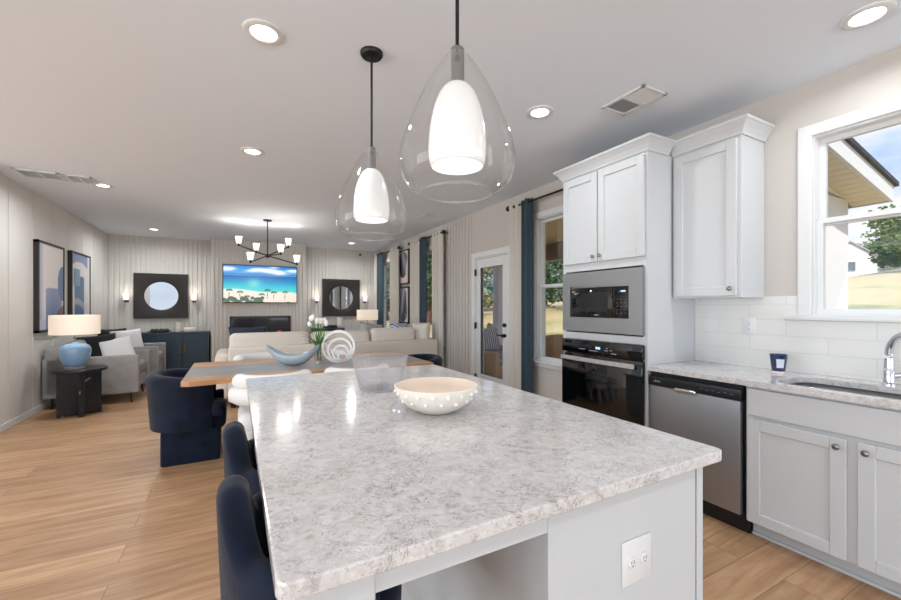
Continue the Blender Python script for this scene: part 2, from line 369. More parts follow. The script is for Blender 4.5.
def dup(root, loc, rz=0.0, label=None, group=None):
    r = root.copy(); COL.objects.link(r); r.location = loc; r.rotation_euler = (0, 0, rz)
    if label: r['label'] = label
    if group: r['group'] = group
    for ch in list(root.children):
        c = ch.copy(); COL.objects.link(c); c.parent = r
        for g in list(ch.children):
            d = g.copy(); COL.objects.link(d); d.parent = c
    return r

# ------------------------------------------------------------------ room shell
b = BM(); box(b, -7, XW + .15, YR, YB + .3, -.12, 0); struct('floor', b, FLOOR, 'light oak plank floor running through kitchen and living room', 'floor', smooth=False)
b = BM(); box(b, -7, XW + .15, YR, YB + .3, CEIL, CEIL + .2); struct('ceiling', b, CEILM, 'flat pale grey-white ceiling over the whole room', 'ceiling', smooth=False)
YL = 5.5
b = BM(); box(b, XL - .15, XL, YL, YB + .3, 0, CEIL); box(b, -7, XL - .15, YL, YL + .15, 0, CEIL)
ys = [YL + .06 + .6 * k for k in range(8)]
for y in ys:                                             # wide boards with narrow reveals
    box(b, XL, XL + .012, y + .008, min(y + .592, YB), .08, CEIL, .003, 1)
struct('wall_left', b, WALL, 'left wall of wide off-white vertical boards', 'wall', smooth=False)
def flutes(bm, x0, x1, yf, z0, z1, pitch, d=.018, frac=.74):
    n = max(1, round((x1 - x0) / pitch)); p = (x1 - x0) / n
    for k in range(n): box(bm, x0 + p * k + p * (1 - frac) / 2, x0 + p * (k + 1) - p * (1 - frac) / 2, yf - d, yf, z0, z1, .005, 1)
BX0, BX1, BY = -.44, 1.43, 9.70
b = BM(); box(b, XL - .15, XW + .15, YB, YB + .3, 0, CEIL); box(b, BX0, BX1, BY, YB, 0, CEIL)
flutes(b, XL + .02, BX0 - .005, YB, .11, CEIL, .083); flutes(b, BX0, BX1, BY, .11, CEIL, .075); flutes(b, BX1 + .005, XW - .01, YB, .11, CEIL, .083)
struct('wall_far', b, WALL, 'far wall of off-white vertical fluted slats with a chimney breast', 'wall', smooth=False)

OPEN = {'window_1': (.12, 1.13, 1.28, 2.40), 'window_2': (2.86, 3.74, .70, 2.38), 'door_1': (4.29, 5.12, 0, 2.05),
        'window_3': (6.20, 7.20, .70, 2.38), 'window_4': (8.55, 9.55, .70, 2.38)}
def walled(bm, x0, x1, ya, yb, za, zb, ops):
    yc = sorted({ya, yb, *[q for o in ops for q in o[:2]]}); zc = sorted({za, zb, *[q for o in ops for q in o[2:]]})
    for y0, y1 in zip(yc[:-1], yc[1:]):
        for z0, z1 in zip(zc[:-1], zc[1:]):
            my, mz = (y0 + y1) / 2, (z0 + z1) / 2
            if not any(o[0] < my < o[1] and o[2] < mz < o[3] for o in ops): box(bm, x0, x1, y0, y1, z0, z1)
b = BM(); walled(b, XW, XW + .15, YR, YB + .3, 0, CEIL, list(OPEN.values()))
struct('wall_right', b, WALLK, 'right wall with windows and a garden door', 'wall', smooth=False)
b = BM()
def slat_run(bm, y0, y1, z0, z1, pitch=.1):
    n = max(1, round((y1 - y0) / pitch)); p = (y1 - y0) / n
    for k in range(n): box(bm, XW - .014, XW, y0 + p * k + .012, y0 + p * (k + 1) - .012, z0, z1, .004, 1)
slat_run(b, 5.20, 6.08, .11, CEIL); slat_run(b, 7.32, 8.43, .11, CEIL); slat_run(b, 9.68, 10.02, .11, CEIL)
struct('trim_2', b, WALLK, 'narrow vertical slats on the right wall by the garden door and sofa', 'trim', smooth=False)
b = BM(); box(b, XL, XL + .022, YL, YB - .02, 0, .08, .004, 1); struct('baseboard_left', b, WHITE, 'white baseboard along the left wall', 'baseboard', smooth=False)
b = BM(); box(b, XL + .02, BX0, YB - .03, YB, 0, .11, .004, 1); box(b, BX0 - .02, BX1 + .02, BY - .03, BY, 0, .11, .004, 1); box(b, BX1, XW - .02, YB - .03, YB, 0, .11, .004, 1)
struct('baseboard_far', b, WHITE, 'white baseboard along the far fluted wall', 'baseboard', smooth=False)
b = BM(); box(b, XW - .02, XW, 2.72, 4.2, 0, .11, .004, 1); box(b, XW - .02, XW, 5.18, YB - .04, 0, .11, .004, 1)
struct('baseboard_right', b, WHITE, 'white baseboard along the right wall', 'baseboard', smooth=False)
b = BM(); box(b, XW - .010, XW, -.6, 1.848, .917, 1.265); box(b, XW - .010, XW, 1.20, 1.848, 1.265, 1.405)
struct('trim_1', b, TILE, 'glossy white subway tile backsplash behind the sink counter', 'backsplash', smooth=False)

def window(nm, label, casing=.07, sill_ext=.06, rail=.5):
    y0, y1, z0, z1 = OPEN[nm]
    b = BM()                                             # casing, stool and apron on the room side
    box(b, XW - .018, XW, y0 - casing, y0, z0, z1 + casing, .004, 1); box(b, XW - .018, XW, y1, y1 + casing, z0, z1 + casing, .004, 1)
    box(b, XW - .018, XW, y0, y1, z1, z1 + casing, .004, 1)
    walled(b, XW + .0005, XW + .13, y0, y1, z0, z1, [(y0 + .012, y1 - .012, z0 + .012, z1 - .012)])
    t = struct(nm, b, WHITE, label, 'window', smooth=False)
    b = BM(); box(b, XW - .05, XW + .02, y0 - casing - sill_ext, y1 + casing + sill_ext, z0 - .03, z0, .006, 2)
    box(b, XW - .016, XW, y0 - casing, y1 + casing, z0 - .075, z0 - .03, .004, 1) if nm != 'window_1' else None
    struct('window_sill', b, WHITE, '', parent=t)
    zm = z0 + (z1 - z0) * rail
    for k, (za, zb, xx) in enumerate(((z0 + .0125, zm + .02, XW + .03), (zm - .02, z1 - .0125, XW + .066))):
        b = BM(); s = .030
        walled(b, xx, xx + .034, y0 + .0125, y1 - .0125, za, zb, [(y0 + .012 + s, y1 - .012 - s, za + s, zb - s)])
        sh = struct('window_sash', b, WHITE, '', parent=t, smooth=False)
        b = BM(); box(b, xx + .014, xx + .018, y0 + .012 + s, y1 - .012 - s, za + s, zb - s); struct('window_pane', b, GLASSW, '', parent=sh, smooth=False)
    return t
window('window_1', 'white double-hung window above the kitchen sink', rail=.52)
window('window_2', 'white double-hung window between the tall oven cabinet and garden door', rail=.52)
window('window_3', 'white window between drapes behind the sofa end')
window('window_4', 'white window nearest the far wall')

# garden door
y0, y1, z0, z1 = OPEN['door_1']
b = BM(); c = .08
box(b, XW - .02, XW, y0 - c, y0, 0, z1 + c, .004, 1); box(b, XW - .02, XW, y1, y1 + c, 0, z1 + c, .004, 1); box(b, XW - .02, XW, y0, y1, z1, z1 + c, .004, 1)
walled(b, XW + .0005, XW + .13, y0, y1, 0, z1, [(y0 + .015, y1 - .015, .02, z1 - .015)])
dr = struct('door_1', b, WHITE, 'white full-glass garden door', 'door', smooth=False)
ga, gb, gc, gd = 4.44, 5.0, .34, 1.90
b = BM(); walled(b, XW + .02, XW + .062, y0 + .018, y1 - .018, .022, z1 - .018, [(ga, gb, gc, gd)])
box(b, XW + .012, XW + .07, ga - .03, ga, gc - .03, gd + .03, .004, 1); box(b, XW + .012, XW + .07, gb, gb + .03, gc - .03, gd + .03, .004, 1)
box(b, XW + .012, XW + .07, ga, gb, gc - .03, gc, .004, 1); box(b, XW + .012, XW + .07, ga, gb, gd, gd + .03, .004, 1)
ds = struct('door_panel', b, WHITE, '', parent=dr, smooth=False)
b = BM(); box(b, XW + .038, XW + .044, ga, gb, gc, gd); struct('door_glass', b, GLASSW, '', parent=ds, smooth=False)
b = BM(); cyl(b, (XW + .02, 4.385, .94), (XW - .035, 4.385, .94), .024); tube(b, [(XW - .03, 4.385, .94), (XW - .04, 4.40, .94), (XW - .04, 4.48, .945)], .009)
struct('door_handle', b, BLACK, '', parent=ds)
b = BM(); cyl(b, (XW + .02, 4.385, 1.08), (XW - .012, 4.385, 1.08), .026); struct('deadbolt', b, BLACK, '', parent=ds)
for z in (.28, 1.05, 1.84):
    b = BM(); cyl(b, (XW - .008, y1 - .005, z - .05), (XW - .008, y1 - .005, z + .05), .009, n=10); box(b, XW - .006, XW + .004, y1 - .03, y1 + .02, z - .045, z + .045); struct('hinge', b, BLACK, '', parent=dr)

# ------------------------------------------------------------------ ceiling lights and vents
cans = [((.13, 2.27), 'recessed ceiling light nearest the camera, left of the pendants'), ((.14, 4.06), 'recessed ceiling light over the dining table'),
        ((-1.36, 6.03), 'recessed ceiling light next to the two white ceiling grilles'), ((-1.31, 9.05), 'recessed ceiling light before the left wall mirror'),
        ((1.95, 2.25), 'recessed ceiling light before the tall oven cabinet'), ((2.70, .75), 'recessed ceiling light above the sink counter, cut by the photo edge'),
        ((2.30, 8.95), 'recessed ceiling light before the right wall mirror'), ((.3, -.9), 'recessed ceiling light behind the viewer over the aisle'),
        ((2.0, -.9), 'recessed ceiling light behind the viewer by the counter'), ((-1.36, -.2), 'recessed ceiling light behind the viewer at the left'),
        ((-1.36, 2.9), 'recessed ceiling light over the open floor at left')]
seen = {0, 1, 2, 3, 4, 5, 6}
CL = None
for k, ((x, y), lab) in enumerate(cans):
    if CL is None:
        CL = thing('ceiling_light', lab, 'ceiling light', (x, y, CEIL), group='recessed ceiling lights')
        b = BM(); lathe(b, [(.062, -.004), (.066, -.009), (.090, -.010), (.097, -.006), (.098, 0), (.062, 0)], n=36, close=True); part(CL, 'trim_ring', b, WHITE)
        b = BM(); lathe(b, [(0, -.003), (.062, -.003), (.062, -.001), (0, -.001)], n=36); part(CL, 'diffuser', b, LAMPON)
    else: dup(CL, (x, y, CEIL), 0, lab)
    l = bpy.data.lights.new('downlight', 'AREA'); l.shape = 'DISK'; l.size = .12; l.energy = CAN_POWER * (2.5 if y > 5 else 1.0); l.color = (.92, .97, 1.0); l.spread = R(165)
    lo = bpy.data.objects.new('downlight', l); COL.objects.link(lo); lo.location = (x, y, CEIL - .013)

def grille(x, y, w, d, lab, rz=0, tilt=(1, -1)):
    t = thing('air_vent', lab, 'air vent', (x, y, CEIL), rz)
    b = BM()
    for a in ((-w / 2, w / 2, -d / 2, -d / 2 + .025), (-w / 2, w / 2, d / 2 - .025, d / 2), (-w / 2, -w / 2 + .025, -d / 2, d / 2), (w / 2 - .025, w / 2, -d / 2, d / 2)): box(b, *a, -.012, 0, .003, 1)
    box(b, -.008, .008, -d / 2, d / 2, -.011, 0)
    part(t, 'vent_frame', b, WHITE, smooth=False)
    b = BM(); box(b, -w / 2 + .02, w / 2 - .02, -d / 2 + .02, d / 2 - .02, -.002, 0); part(t, 'vent_backing', b, GREYDARK, smooth=False)
    for s in (-1, 1):
        b = BM(); n = 9
        for k in range(n):
            yy = -d / 2 + .03 + (d - .06) * (k + .5) / n; x0_, x1_ = (-w / 2 + .025, -.008) if s < 0 else (.008, w / 2 - .025)
            box(b, x0_, x1_, yy - .009, yy + .009, -.0065, -.0045, rot=Matrix.Rotation(R(32 * tilt[s > 0]), 4, 'X'))
        part(t, 'louver_bank', b, WHITE, smooth=False)
    return t
grille(2.40, 1.82, .34, .24, 'white ceiling vent above the tall oven cabinet, half its louvers dark', R(90))
grille(-1.83, 5.85, .36, .30, 'white ceiling grille nearer the left wall', 0, (1, 1)); grille(-1.50, 5.86, .24, .30, 'white ceiling grille beside the recessed light at left', 0, (1, 1))
grille(2.62, 5.65, .3, .12, 'small grey ceiling vent above the garden door', R(90))
b = BM(); box(b, 2.765, 2.815, YB - .08, YB - .018, 2.61, 2.66, .008); cyl(b, (2.79, YB - .08, 2.635), (2.79, YB - .087, 2.635), .018)
single('wall_sensor', b, BLACKPL, 'small black sensor high on the far wall above right mirror', 'sensor', (2.79, YB - .02, 2.58))

# ------------------------------------------------------------------ kitchen wall run
def shaker(bm, x, y0, y1, z0, z1, w=.062, d=.020):
    box(bm, x, x + d, y0, y0 + w, z0, z1, .003, 1); box(bm, x, x + d, y1 - w, y1, z0, z1, .003, 1)
    box(bm, x, x + d, y0 + w, y1 - w, z0, z0 + w, .003, 1); box(bm, x, x + d, y0 + w, y1 - w, z1 - w, z1, .003, 1)
    box(bm, x + .011, x + d, y0 + w - .004, y1 - w + .004, z0 + w - .004, z1 - w + .004)
def knob_bm(x, y, z):
    b = BM(); cyl(b, (x, y, z), (x - .016, y, z), .006, n=12); sphere(b, (x - .020, y, z), .0155, (.55, 1, 1), 16); return b
def crown(bm, path, z0, h=.095, out=.062):
    """cornice profile swept along a plan polyline with mitred corners (outward is to the right of travel)"""
    prof = [(0, 0), (.008, 0), (.014, .018), (.03, .045), (.052, .07), (out, .078), (out, h), (0, h)]
    P = [Vector((p[0], p[1])) for p in path]; rows = []
    for i, p in enumerate(P):
        ds = []
        if i > 0: ds.append((P[i] - P[i - 1]).normalized())
        if i < len(P) - 1: ds.append((P[i + 1] - P[i]).normalized())
        ns = [Vector((d.y, -d.x)) for d in ds]
        m = ns[0] if len(ns) == 1 else (ns[0] + ns[1]) / (1 + ns[0].dot(ns[1]))
        rows.append([bm.verts.new((p.x + m.x * o, p.y + m.y * o, z0 + z)) for o, z in prof])
    n = len(prof)
    for a, c in zip(rows[:-1], rows[1:]):
        for k in range(n): bm.faces.new((a[k], a[(k + 1) % n], c[(k + 1) % n], c[k]))
    bm.faces.new(rows[0]); bm.faces.new(rows[-1][::-1])
TY0, TY1, TX = 1.850, 2.685, 2.60
L0 = (2.9, 2.27, 0)
t = thing('tall_oven_cabinet', 'tall white cabinet housing the microwave and wall oven', 'cabinet', L0)
b = BM(); xb = XW - .004
box(b, TX + .02, xb, TY0, TY0 + .022, 0, 2.46); box(b, TX + .02, xb, TY1 - .022, TY1, 0, 2.46); box(b, xb - .016, xb - .001, TY0 + .023, TY1 - .023, .1, 2.43)
for za, zb in ((2.436, 2.459), (1.66, 1.68), (1.075, 1.10), (.30, .33)): box(b, TX + .021, xb - .017, TY0 + .023, TY1 - .023, za, zb)
walled(b, TX, TX + .0195, TY0, TY1, .1, 2.46, [(TY0 + .034, TY1 - .034, .335, 1.058), (TY0 + .034, TY1 - .034, 1.115, 1.637), (TY0 + .034, TY1 - .034, 1.72, 2.42)])
box(b, TX + .07, TX + .09, TY0 + .023, TY1 - .023, 0, .1)
part(t, 'cabinet_body', b, CAB, L0, smooth=False)
ym = (TY0 + TY1) / 2 + .02
for ya, yb, yk in ((TY0 + .018, ym - .004, ym - .036), (ym + .004, TY1 - .018, ym + .036)):
    b = BM(); shaker(b, TX - .021, ya, yb, 1.700, 2.435); d = part(t, 'door', b, CAB, L0, smooth=False)
    part(d, 'knob', knob_bm(TX - .021, yk, 1.745), NICKEL, L0)
b = BM(); shaker(b, TX - .021, TY0 + .018, TY1 - .018, .11, .295, .05); part(t, 'drawer', b, CAB, L0, smooth=False)
b = BM(); crown(b, [(XW - .004, TY1 + .001), (TX - .002, TY1 + .001), (TX - .002, TY0 - .001), (2.832, TY0 - .001)], 2.452); part(t, 'crown_moulding', b, CAB, L0, smooth=False)

MZ0, MZ1, MY0, MY1 = 1.128, 1.622, TY0 + .022, TY1 - .022
L1 = (TX, 2.27, MZ0)
t = thing('microwave', 'built-in stainless microwave above the black wall oven', 'microwave', L1)
my = (1.985, 2.575); mz = (1.245, 1.505)
b = BM(); walled(b, TX - .030, TX - .004, MY0, MY1, MZ0, MZ1, [(*my, *mz)]); part(t, 'trim_frame', b, STEEL, L1, smooth=False)
b = BM(); box(b, TX - .002, TX + .36, my[0] - .01, my[1] + .01, mz[0] - .01, mz[1] + .01); part(t, 'housing', b, BLACKPL, L1, smooth=False)
b = BM(); box(b, TX - .022, TX - .004, my[0] + .155, my[1] - .004, mz[0] + .004, mz[1] - .004, .004); d = part(t, 'door', b, BLACKGLOSS, L1)
b = BM(); box(b, TX - .0235, TX - .0215, my[0] + .20, my[1] - .12, mz[0] + .05, mz[1] - .055); part(d, 'window', b, mat('dark_glass', (30, 33, 38), .12), L1, smooth=False)
b = BM(); box(b, TX - .0235, TX - .0215, my[0] + .29, my[0] + .33, mz[0] + .018, mz[0] + .026); part(d, 'logo', b, GREYMARK, L1, smooth=False)
b = BM(); box(b, TX - .026, TX - .004, my[0] + .004, my[1] - .004, mz[1] - .014, mz[1] - .001, .003); part(t, 'handle', b, STEEL, L1)
b = BM(); box(b, TX - .021, TX - .004, my[0] + .004, my[0] + .152, mz[0] + .004, mz[1] - .016, .003); d = part(t, 'control_panel', b, BLACKGLOSS, L1)
b = BM(); box(b, TX - .0225, TX - .0208, my[0] + .035, my[0] + .075, mz[1] - .058, mz[1] - .045); part(d, 'display', b, DISPLAY, L1, smooth=False)
for r_ in range(5):
    for c_ in range(3): b = BM(); box(b, TX - .0222, TX - .0208, my[0] + .028 + .036 * c_, my[0] + .044 + .036 * c_, mz[0] + .035 + .027 * r_, mz[0] + .042 + .027 * r_); part(d, 'key', b, mat('grey_keys', (70, 74, 82), .5), L1, smooth=False)

OZ0, OZ1 = .335, 1.056
L2 = (TX, 2.27, OZ0)
t = thing('wall_oven', 'black glass wall oven under the stainless microwave', 'oven', L2)
b = BM(); box(b, TX - .002, TX + .45, MY0 + .02, MY1 - .02, OZ0 + .02, OZ1 - .01); part(t, 'housing', b, BLACKPL, L2, smooth=False)
b = BM(); box(b, TX - .034, TX - .004, MY0 - .004, MY1 + .004, .945, OZ1, .004); d = part(t, 'control_panel', b, BLACKGLOSS, L2)
b = BM(); box(b, TX - .0355, TX - .0338, 2.245, 2.29, .992, 1.01); part(d, 'display', b, DISPLAY, L2, smooth=False)
for yy, w_, zz in ((2.40, .07, .978), (2.27, .09, .972), (2.17, .03, .985), (2.13, .02, .99), (2.09, .05, .966), (2.17, .02, 1.005)): b = BM(); box(b, TX - .0353, TX - .0338, yy, yy + w_, zz, zz + .006); part(d, 'printed_mark', b, GREYMARK, L2, smooth=False)
b = BM(); box(b, TX - .036, TX - .004, MY0 - .004, MY1 + .004, OZ0, .940, .005); d = part(t, 'oven_door', b, BLACKGLOSS, L2)
b = BM(); pts = [(TX - .062 - .010 * math.sin(PI * k / 12), MY0 + .045 + (MY1 - MY0 - .06) * k / 12, .900) for k in range(13)]
for p, q in zip(pts[:-1], pts[1:]):
    box(b, min(p[0], q[0]) - .006, max(p[0], q[0]) + .006, p[1], q[1], .882, .916, .002, 1)
for yy in (MY0 + .07, MY1 - .07): box(b, TX - .062, TX - .034, yy - .012, yy + .012, .889, .909)
part(d, 'handle', b, mat('pale_steel', (214, 214, 214), .3, .7), L2, smooth=False)

UX, UY0, UY1 = 2.885, 1.385, 1.846
L3 = (3.03, 1.61, 1.395)
t = thing('upper_cabinet', 'white single-door wall cabinet between oven cabinet and sink window', 'cabinet', L3)
b = BM(); box(b, UX, XW - .002, UY0, UY1, 1.395, 2.46, .002, 1); part(t, 'cabinet_body', b, CAB, L3, smooth=False)
b = BM(); shaker(b, UX - .021, UY0 + .022, UY1 - .022, 1.408, 2.435); d = part(t, 'door', b, CAB, L3, smooth=False)
part(d, 'knob', knob_bm(UX - .021, UY0 + .055, 1.455), NICKEL, L3)
b = BM(); crown(b, [(UX - .002, UY1), (UX - .002, UY0 - .001), (XW - .004, UY0 - .001)], 2.452); part(t, 'crown_moulding', b, CAB, L3, smooth=False)

BXF = 2.62                                               # base cabinet face frame
SY0, SY1 = .325, 1.232
L4 = (2.9, .78, 0)
t = thing('sink_base_cabinet', 'white two-door base cabinet under the steel sink', 'cabinet', L4)
b = BM()
box(b, BXF + .02, XW - .012, SY1 - .02, SY1, .1, .883); box(b, BXF + .02, XW - .012, SY0, SY0 + .02, .1, .883); box(b, XW - .03, XW - .013, SY0 + .021, SY1 - .021, .1, .883); box(b, BXF + .021, XW - .031, SY0 + .021, SY1 - .021, .1, .12)
walled(b, BXF, BXF + .0195, SY0, SY1, .1, .883, [(SY0 + .04, .745, .125, .68), (.805, SY1 - .04, .125, .68)])
part(t, 'cabinet_body', b, CAB, L4, smooth=False)
b = BM(); box(b, BXF + .075, BXF + .095, SY0, SY1, 0, .1); box(b, BXF + .06, BXF + .075, SY0, SY1, 0, .018, .005, 2); part(t, 'toe_kick', b, CAB, L4, smooth=False)
b = BM(); box(b, BXF - .019, BXF, SY0 + .012, SY1 - .012, .714, .868, .003, 1); part(t, 'false_drawer_front', b, CAB, L4, smooth=False)
for ya, yb, yk in ((.796, SY1 - .012, .828), (SY0 + .012, .756, .724)):
    b = BM(); shaker(b, BXF - .020, ya, yb, .103, .694); d = part(t, 'door', b, CAB, L4, smooth=False)
    part(d, 'knob', knob_bm(BXF - .02, yk, .652), NICKEL, L4)
L4b = (2.9, -.14, 0)
t = thing('base_cabinet', 'white base cabinet right of the sink cabinet', 'cabinet', L4b)
b = BM(); box(b, BXF, XW - .012, -.58, SY0 - .003, .1, .883); box(b, BXF + .075, BXF + .095, -.58, SY0 - .003, 0, .1); part(t, 'cabinet_body', b, CAB, L4b, smooth=False)
b = BM(); shaker(b, BXF - .02, -.57, SY0 - .015, .103, .868); d = part(t, 'door', b, CAB, L4b, smooth=False); part(d, 'knob', knob_bm(BXF - .02, .25, .80), NICKEL, L4b)

L5 = (2.9, 1.545, 0)
t = thing('dishwasher', 'stainless dishwasher with black control strip left of the sink cabinet', 'dishwasher', L5)
DY0, DY1 = 1.243, 1.838
b = BM(); box(b, BXF + .02, XW - .02, DY0 - .004, DY1 + .006, .10, .878); part(t, 'tub_housing', b, BLACKPL, L5, smooth=False)
b = BM(); box(b, BXF - .022, BXF + .018, DY0 + .012, DY1 - .006, .115, .782, .006); part(t, 'door', b, STEEL, L5)
b = BM(); box(b, BXF - .03, BXF + .018, DY0 + .004, DY1 - .002, .785, .852, .006); box(b, BXF + .0, BXF + .02, DY0 + .008, DY1 - .004, .852, .872); d = part(t, 'control_strip', b, BLACKPL, L5)
DIM = mat('dim_marking', (96, 104, 118), .5)
b = BM(); box(b, BXF - .0315, BXF - .0298, DY1 - .09, DY1 - .045, .812, .820); part(d, 'logo', b, GREYMARK, L5, smooth=False)
for k in range(6): b = BM(); box(b, BXF - .0312, BXF - .0298, 1.29 + .035 * k, 1.305 + .035 * k, .812 + .004 * (k % 2), .817 + .004 * (k % 2)); part(d, 'printed_mark', b, DIM, L5, smooth=False)
b = BM(); box(b, BXF - .05, BXF - .02, 1.50, 1.645, .770, .800, .012, 3); part(t, 'pocket_handle', b, CHROME, L5)
b = BM(); box(b, BXF + .045, BXF + .06, DY0 - .004, DY1, .0, .1); part(t, 'kick_plate', b, BLACKPL, L5, smooth=False)

# counter with a cut-out for the sink
SKX, SKY = (2.645, 3.02), (.36, 1.12)
def rrect(x0, x1, y0, y1, r, n=6):
    P = []
    for cx_, cy_, a0 in ((x1 - r, y1 - r, 0), (x0 + r, y1 - r, 90), (x0 + r, y0 + r, 180), (x1 - r, y0 + r, 270)):
        for k in range(n + 1): a = R(a0 + 90 * k / n); P.append((cx_ + r * math.cos(a), cy_ + r * math.sin(a)))
    return P
def slab_hole(outer, inner, z0, z1):
    bm = BM()
    def ring(P, z): return [bm.verts.new((p[0], p[1], z)) for p in P]
    ot, ob, it, ib = ring(outer, z1), ring(outer, z0), ring(inner, z1), ring(inner, z0); n = len(outer)
    for k in range(n):
        j = (k + 1) % n
        bm.faces.new((ot[k], ot[j], it[j], it[k])); bm.faces.new((ob[j], ob[k], ib[k], ib[j])); bm.faces.new((ob[k], ob[j], ot[j], ot[k])); bm.faces.new((it[k], it[j], ib[j], ib[k]))
    return bm
outer = rrect(2.572, XW - .002, -.6, 1.846, .006); inner = rrect(*SKX, *SKY, .08)
bb = slab_hole(outer, inner, .884, .916)
single('sink_countertop', bb, QUARTZ, 'speckled white quartz counter along the wall around the sink', 'countertop', (2.88, .6, .884), smooth=False)
L6 = (2.832, .74, .70)
t = thing('kitchen_sink', 'stainless undermount sink below the window', 'sink', L6)
b = BM(); prof = [(0, .883), (.002, .72), (.03, .692)]
rows = [[b.verts.new((p[0], p[1], z)) for p in rrect(SKX[0] - .008 + o, SKX[1] + .008 - o, SKY[0] - .008 + o, SKY[1] + .008 - o, .09)] for o, z in prof]
for a_, c_ in zip(rows[:-1], rows[1:]):
    for k in range(len(a_)): b.faces.new((a_[k], a_[(k + 1) % len(a_)], c_[(k + 1) % len(a_)], c_[k]))
b.faces.new(rows[-1]); bo = part(t, 'basin', b, STEEL, L6); md = bo.modifiers.new('thick', 'SOLIDIFY'); md.thickness = .003; md.offset = 0
b = BM(); lathe(b, [(0, .694), (.042, .694), (.045, .697), (.0, .697)], (2.832, .74, 0)); part(t, 'drain', b, CHROME, L6)
L7 = (3.095, .775, .916)
t = thing('faucet', 'tall chrome gooseneck faucet behind the sink', 'faucet', L7)
b = BM(); lathe(b, [(0, 0), (.030, 0), (.030, .008), (.024, .014), (.021, .09), (.017, .10), (0, .10)], L7); part(t, 'faucet_base', b, CHROME, L7)
b = BM(); fd = Vector((-.52, -.85, 0)); p0 = Vector((3.095, .775, 1.0))
pts = [p0 + Vector((0, 0, .02 * k)) for k in range(5)] + [p0 + Vector((0, 0, .09)) + fd * .10 * (1 - math.cos(PI * k / 16)) + Vector((0, 0, .105 * math.sin(PI * k / 16))) for k in range(1, 17)]
tube(b, pts, [.021 - .006 * min(1, k / 8) for k in range(len(pts))], 16); part(t, 'spout', b, CHROME, L7)
b = BM(); q9 = pts[-1]; cyl(b, q9 + Vector((0, 0, .004)), q9 - Vector((0, 0, .085)), .016, .021); part(t, 'spray_head', b, CHROME, L7)
b = BM(); cyl(b, (3.095, .775, .965), (3.125, .745, .97), .013); tube(b, [(3.125, .745, .97), (3.14, .72, .99), (3.145, .70, 1.03)], [.009, .008, .006]); part(t, 'lever', b, CHROME, L7)

L8 = (3.03, 1.245, .917)
t = thing('candle_cup', 'navy tapered candle cup with a white label on the counter', 'cup', L8)
b = BM(); lathe(b, [(0, .012), (.034, .012), (.046, .118), (.043, .118), (.032, .02), (0, .02)]); part(t, 'cup_body', b, NAVYCUP)
b = BM(); lathe(b, [(0, 0), (.033, 0), (.034, .012), (0, .012)]); part(t, 'foot', b, CERW)
b = BM(); rows = []
for k in range(9):
    a = R(188 + 56 * k / 8); rows.append([b.verts.new(((.034 + (z - .012) * .113 + .0012) * math.cos(a), (.034 + (z - .012) * .113 + .0012) * math.sin(a), z)) for z in (.035, .09)])
for a_, c_ in zip(rows[:-1], rows[1:]): b.faces.new((a_[0], c_[0], c_[1], a_[1]))
part(t, 'paper_label', b, PAPER)

def outlet(loc, rz, lab, gang=1, horiz=False):
    t = thing('electrical_outlet', lab, 'outlet', loc, rz); w, h = (.116, .116) if gang == 2 else (.075, .118)
    b = BM(); box(b, -w / 2, w / 2, -.006, 0, -h / 2, h / 2, .003, 2); part(t, 'cover_plate', b, WHITE)
    for k in range(gang):
        xo = 0 if gang == 1 else (-.024 + .048 * k)
        for s in ((-.02, .02) if not horiz else (0,)):
            b = BM(); lathe(b, [(0, 0), (.0155, 0), (.0155, .003), (.014, .004), (0, .004)], n=24); b.transform(Matrix.Translation((xo, -.006, s)) @ Matrix.Rotation(R(90), 4, 'X')); rc = part(t, 'receptacle', b, WHITE)
            b = BM()
            for q in (-.005, .005): box(b, xo + q - .001, xo + q + .001, -.0106, -.0098, s - .001, s + .007)
            cyl(b, (xo, -.0106, s - .007), (xo, -.0098, s - .007), .0022, n=10); part(rc, 'slots', b, mat('slot_grey', (110, 110, 112), .6), smooth=False)
    return t
outlet((XW - .010, 1.47, 1.20), R(-90), 'white outlet on the tiled backsplash under the wall cabinet')

# ------------------------------------------------------------------ island
IX0, IX1, IY0, IY1 = .055, 1.275, .655, 2.625
o2 = rrect(IX0, IX1, IY0, IY1, .025)
b = BM(); prism(b, o2, .884, .916)
sl = single('island_countertop', b, QUARTZ, 'large speckled quartz slab on top of the white island', 'countertop', ((IX0 + IX1) / 2, (IY0 + IY1) / 2, .884), smooth=False)
bv = sl.modifiers.new('edge', 'BEVEL'); bv.width = .004; bv.segments = 2; bv.limit_method = 'ANGLE'; bv.angle_limit = R(40)
L9 = (.66, 1.64, 0); F = .715
t = thing('kitchen_island', 'white island base with an open knee space and panelled box', 'island', L9)
b = BM(); box(b, .640, 1.228, F + .006, 2.575, .0, .8835); part(t, 'cabinet_box', b, ISL, L9, smooth=False)
b = BM(); box(b, .636, 1.208, F - .012, F + .006, 0, .8835, .002, 1); part(t, 'end_panel', b, ISL, L9, smooth=False)
b = BM(); box(b, 1.213, 1.240, F - .016, F + .03, 0, .8835, .002, 1); part(t, 'corner_stile', b, ISL, L9, smooth=False)
for yy in (F - .012, 2.53):
    b = BM(); box(b, .093, .225, yy, yy + .045, 0, .8835, .003, 1); part(t, 'support_leg', b, ISL, L9, smooth=False)
b = BM(); box(b, .225, .636, F - .006, F + .014, .815, .8835); part(t, 'apron', b, ISL, L9, smooth=False)
b = BM(); box(b, .225, .640, 2.55, 2.57, .815, .8835); part(t, 'apron', b, ISL, L9, smooth=False)
b = BM(); box(b, 1.228, 1.246, F + .04, 2.57, 0, .09); part(t, 'toe_kick', b, ISL, L9, smooth=False)
for k in range(3):
    ya = F + .04 + .61 * k; b = BM(); box(b, 1.228, 1.246, ya + .006, ya + .604, .105, .875, .003, 1); part(t, 'door', b, ISL, L9, smooth=False)
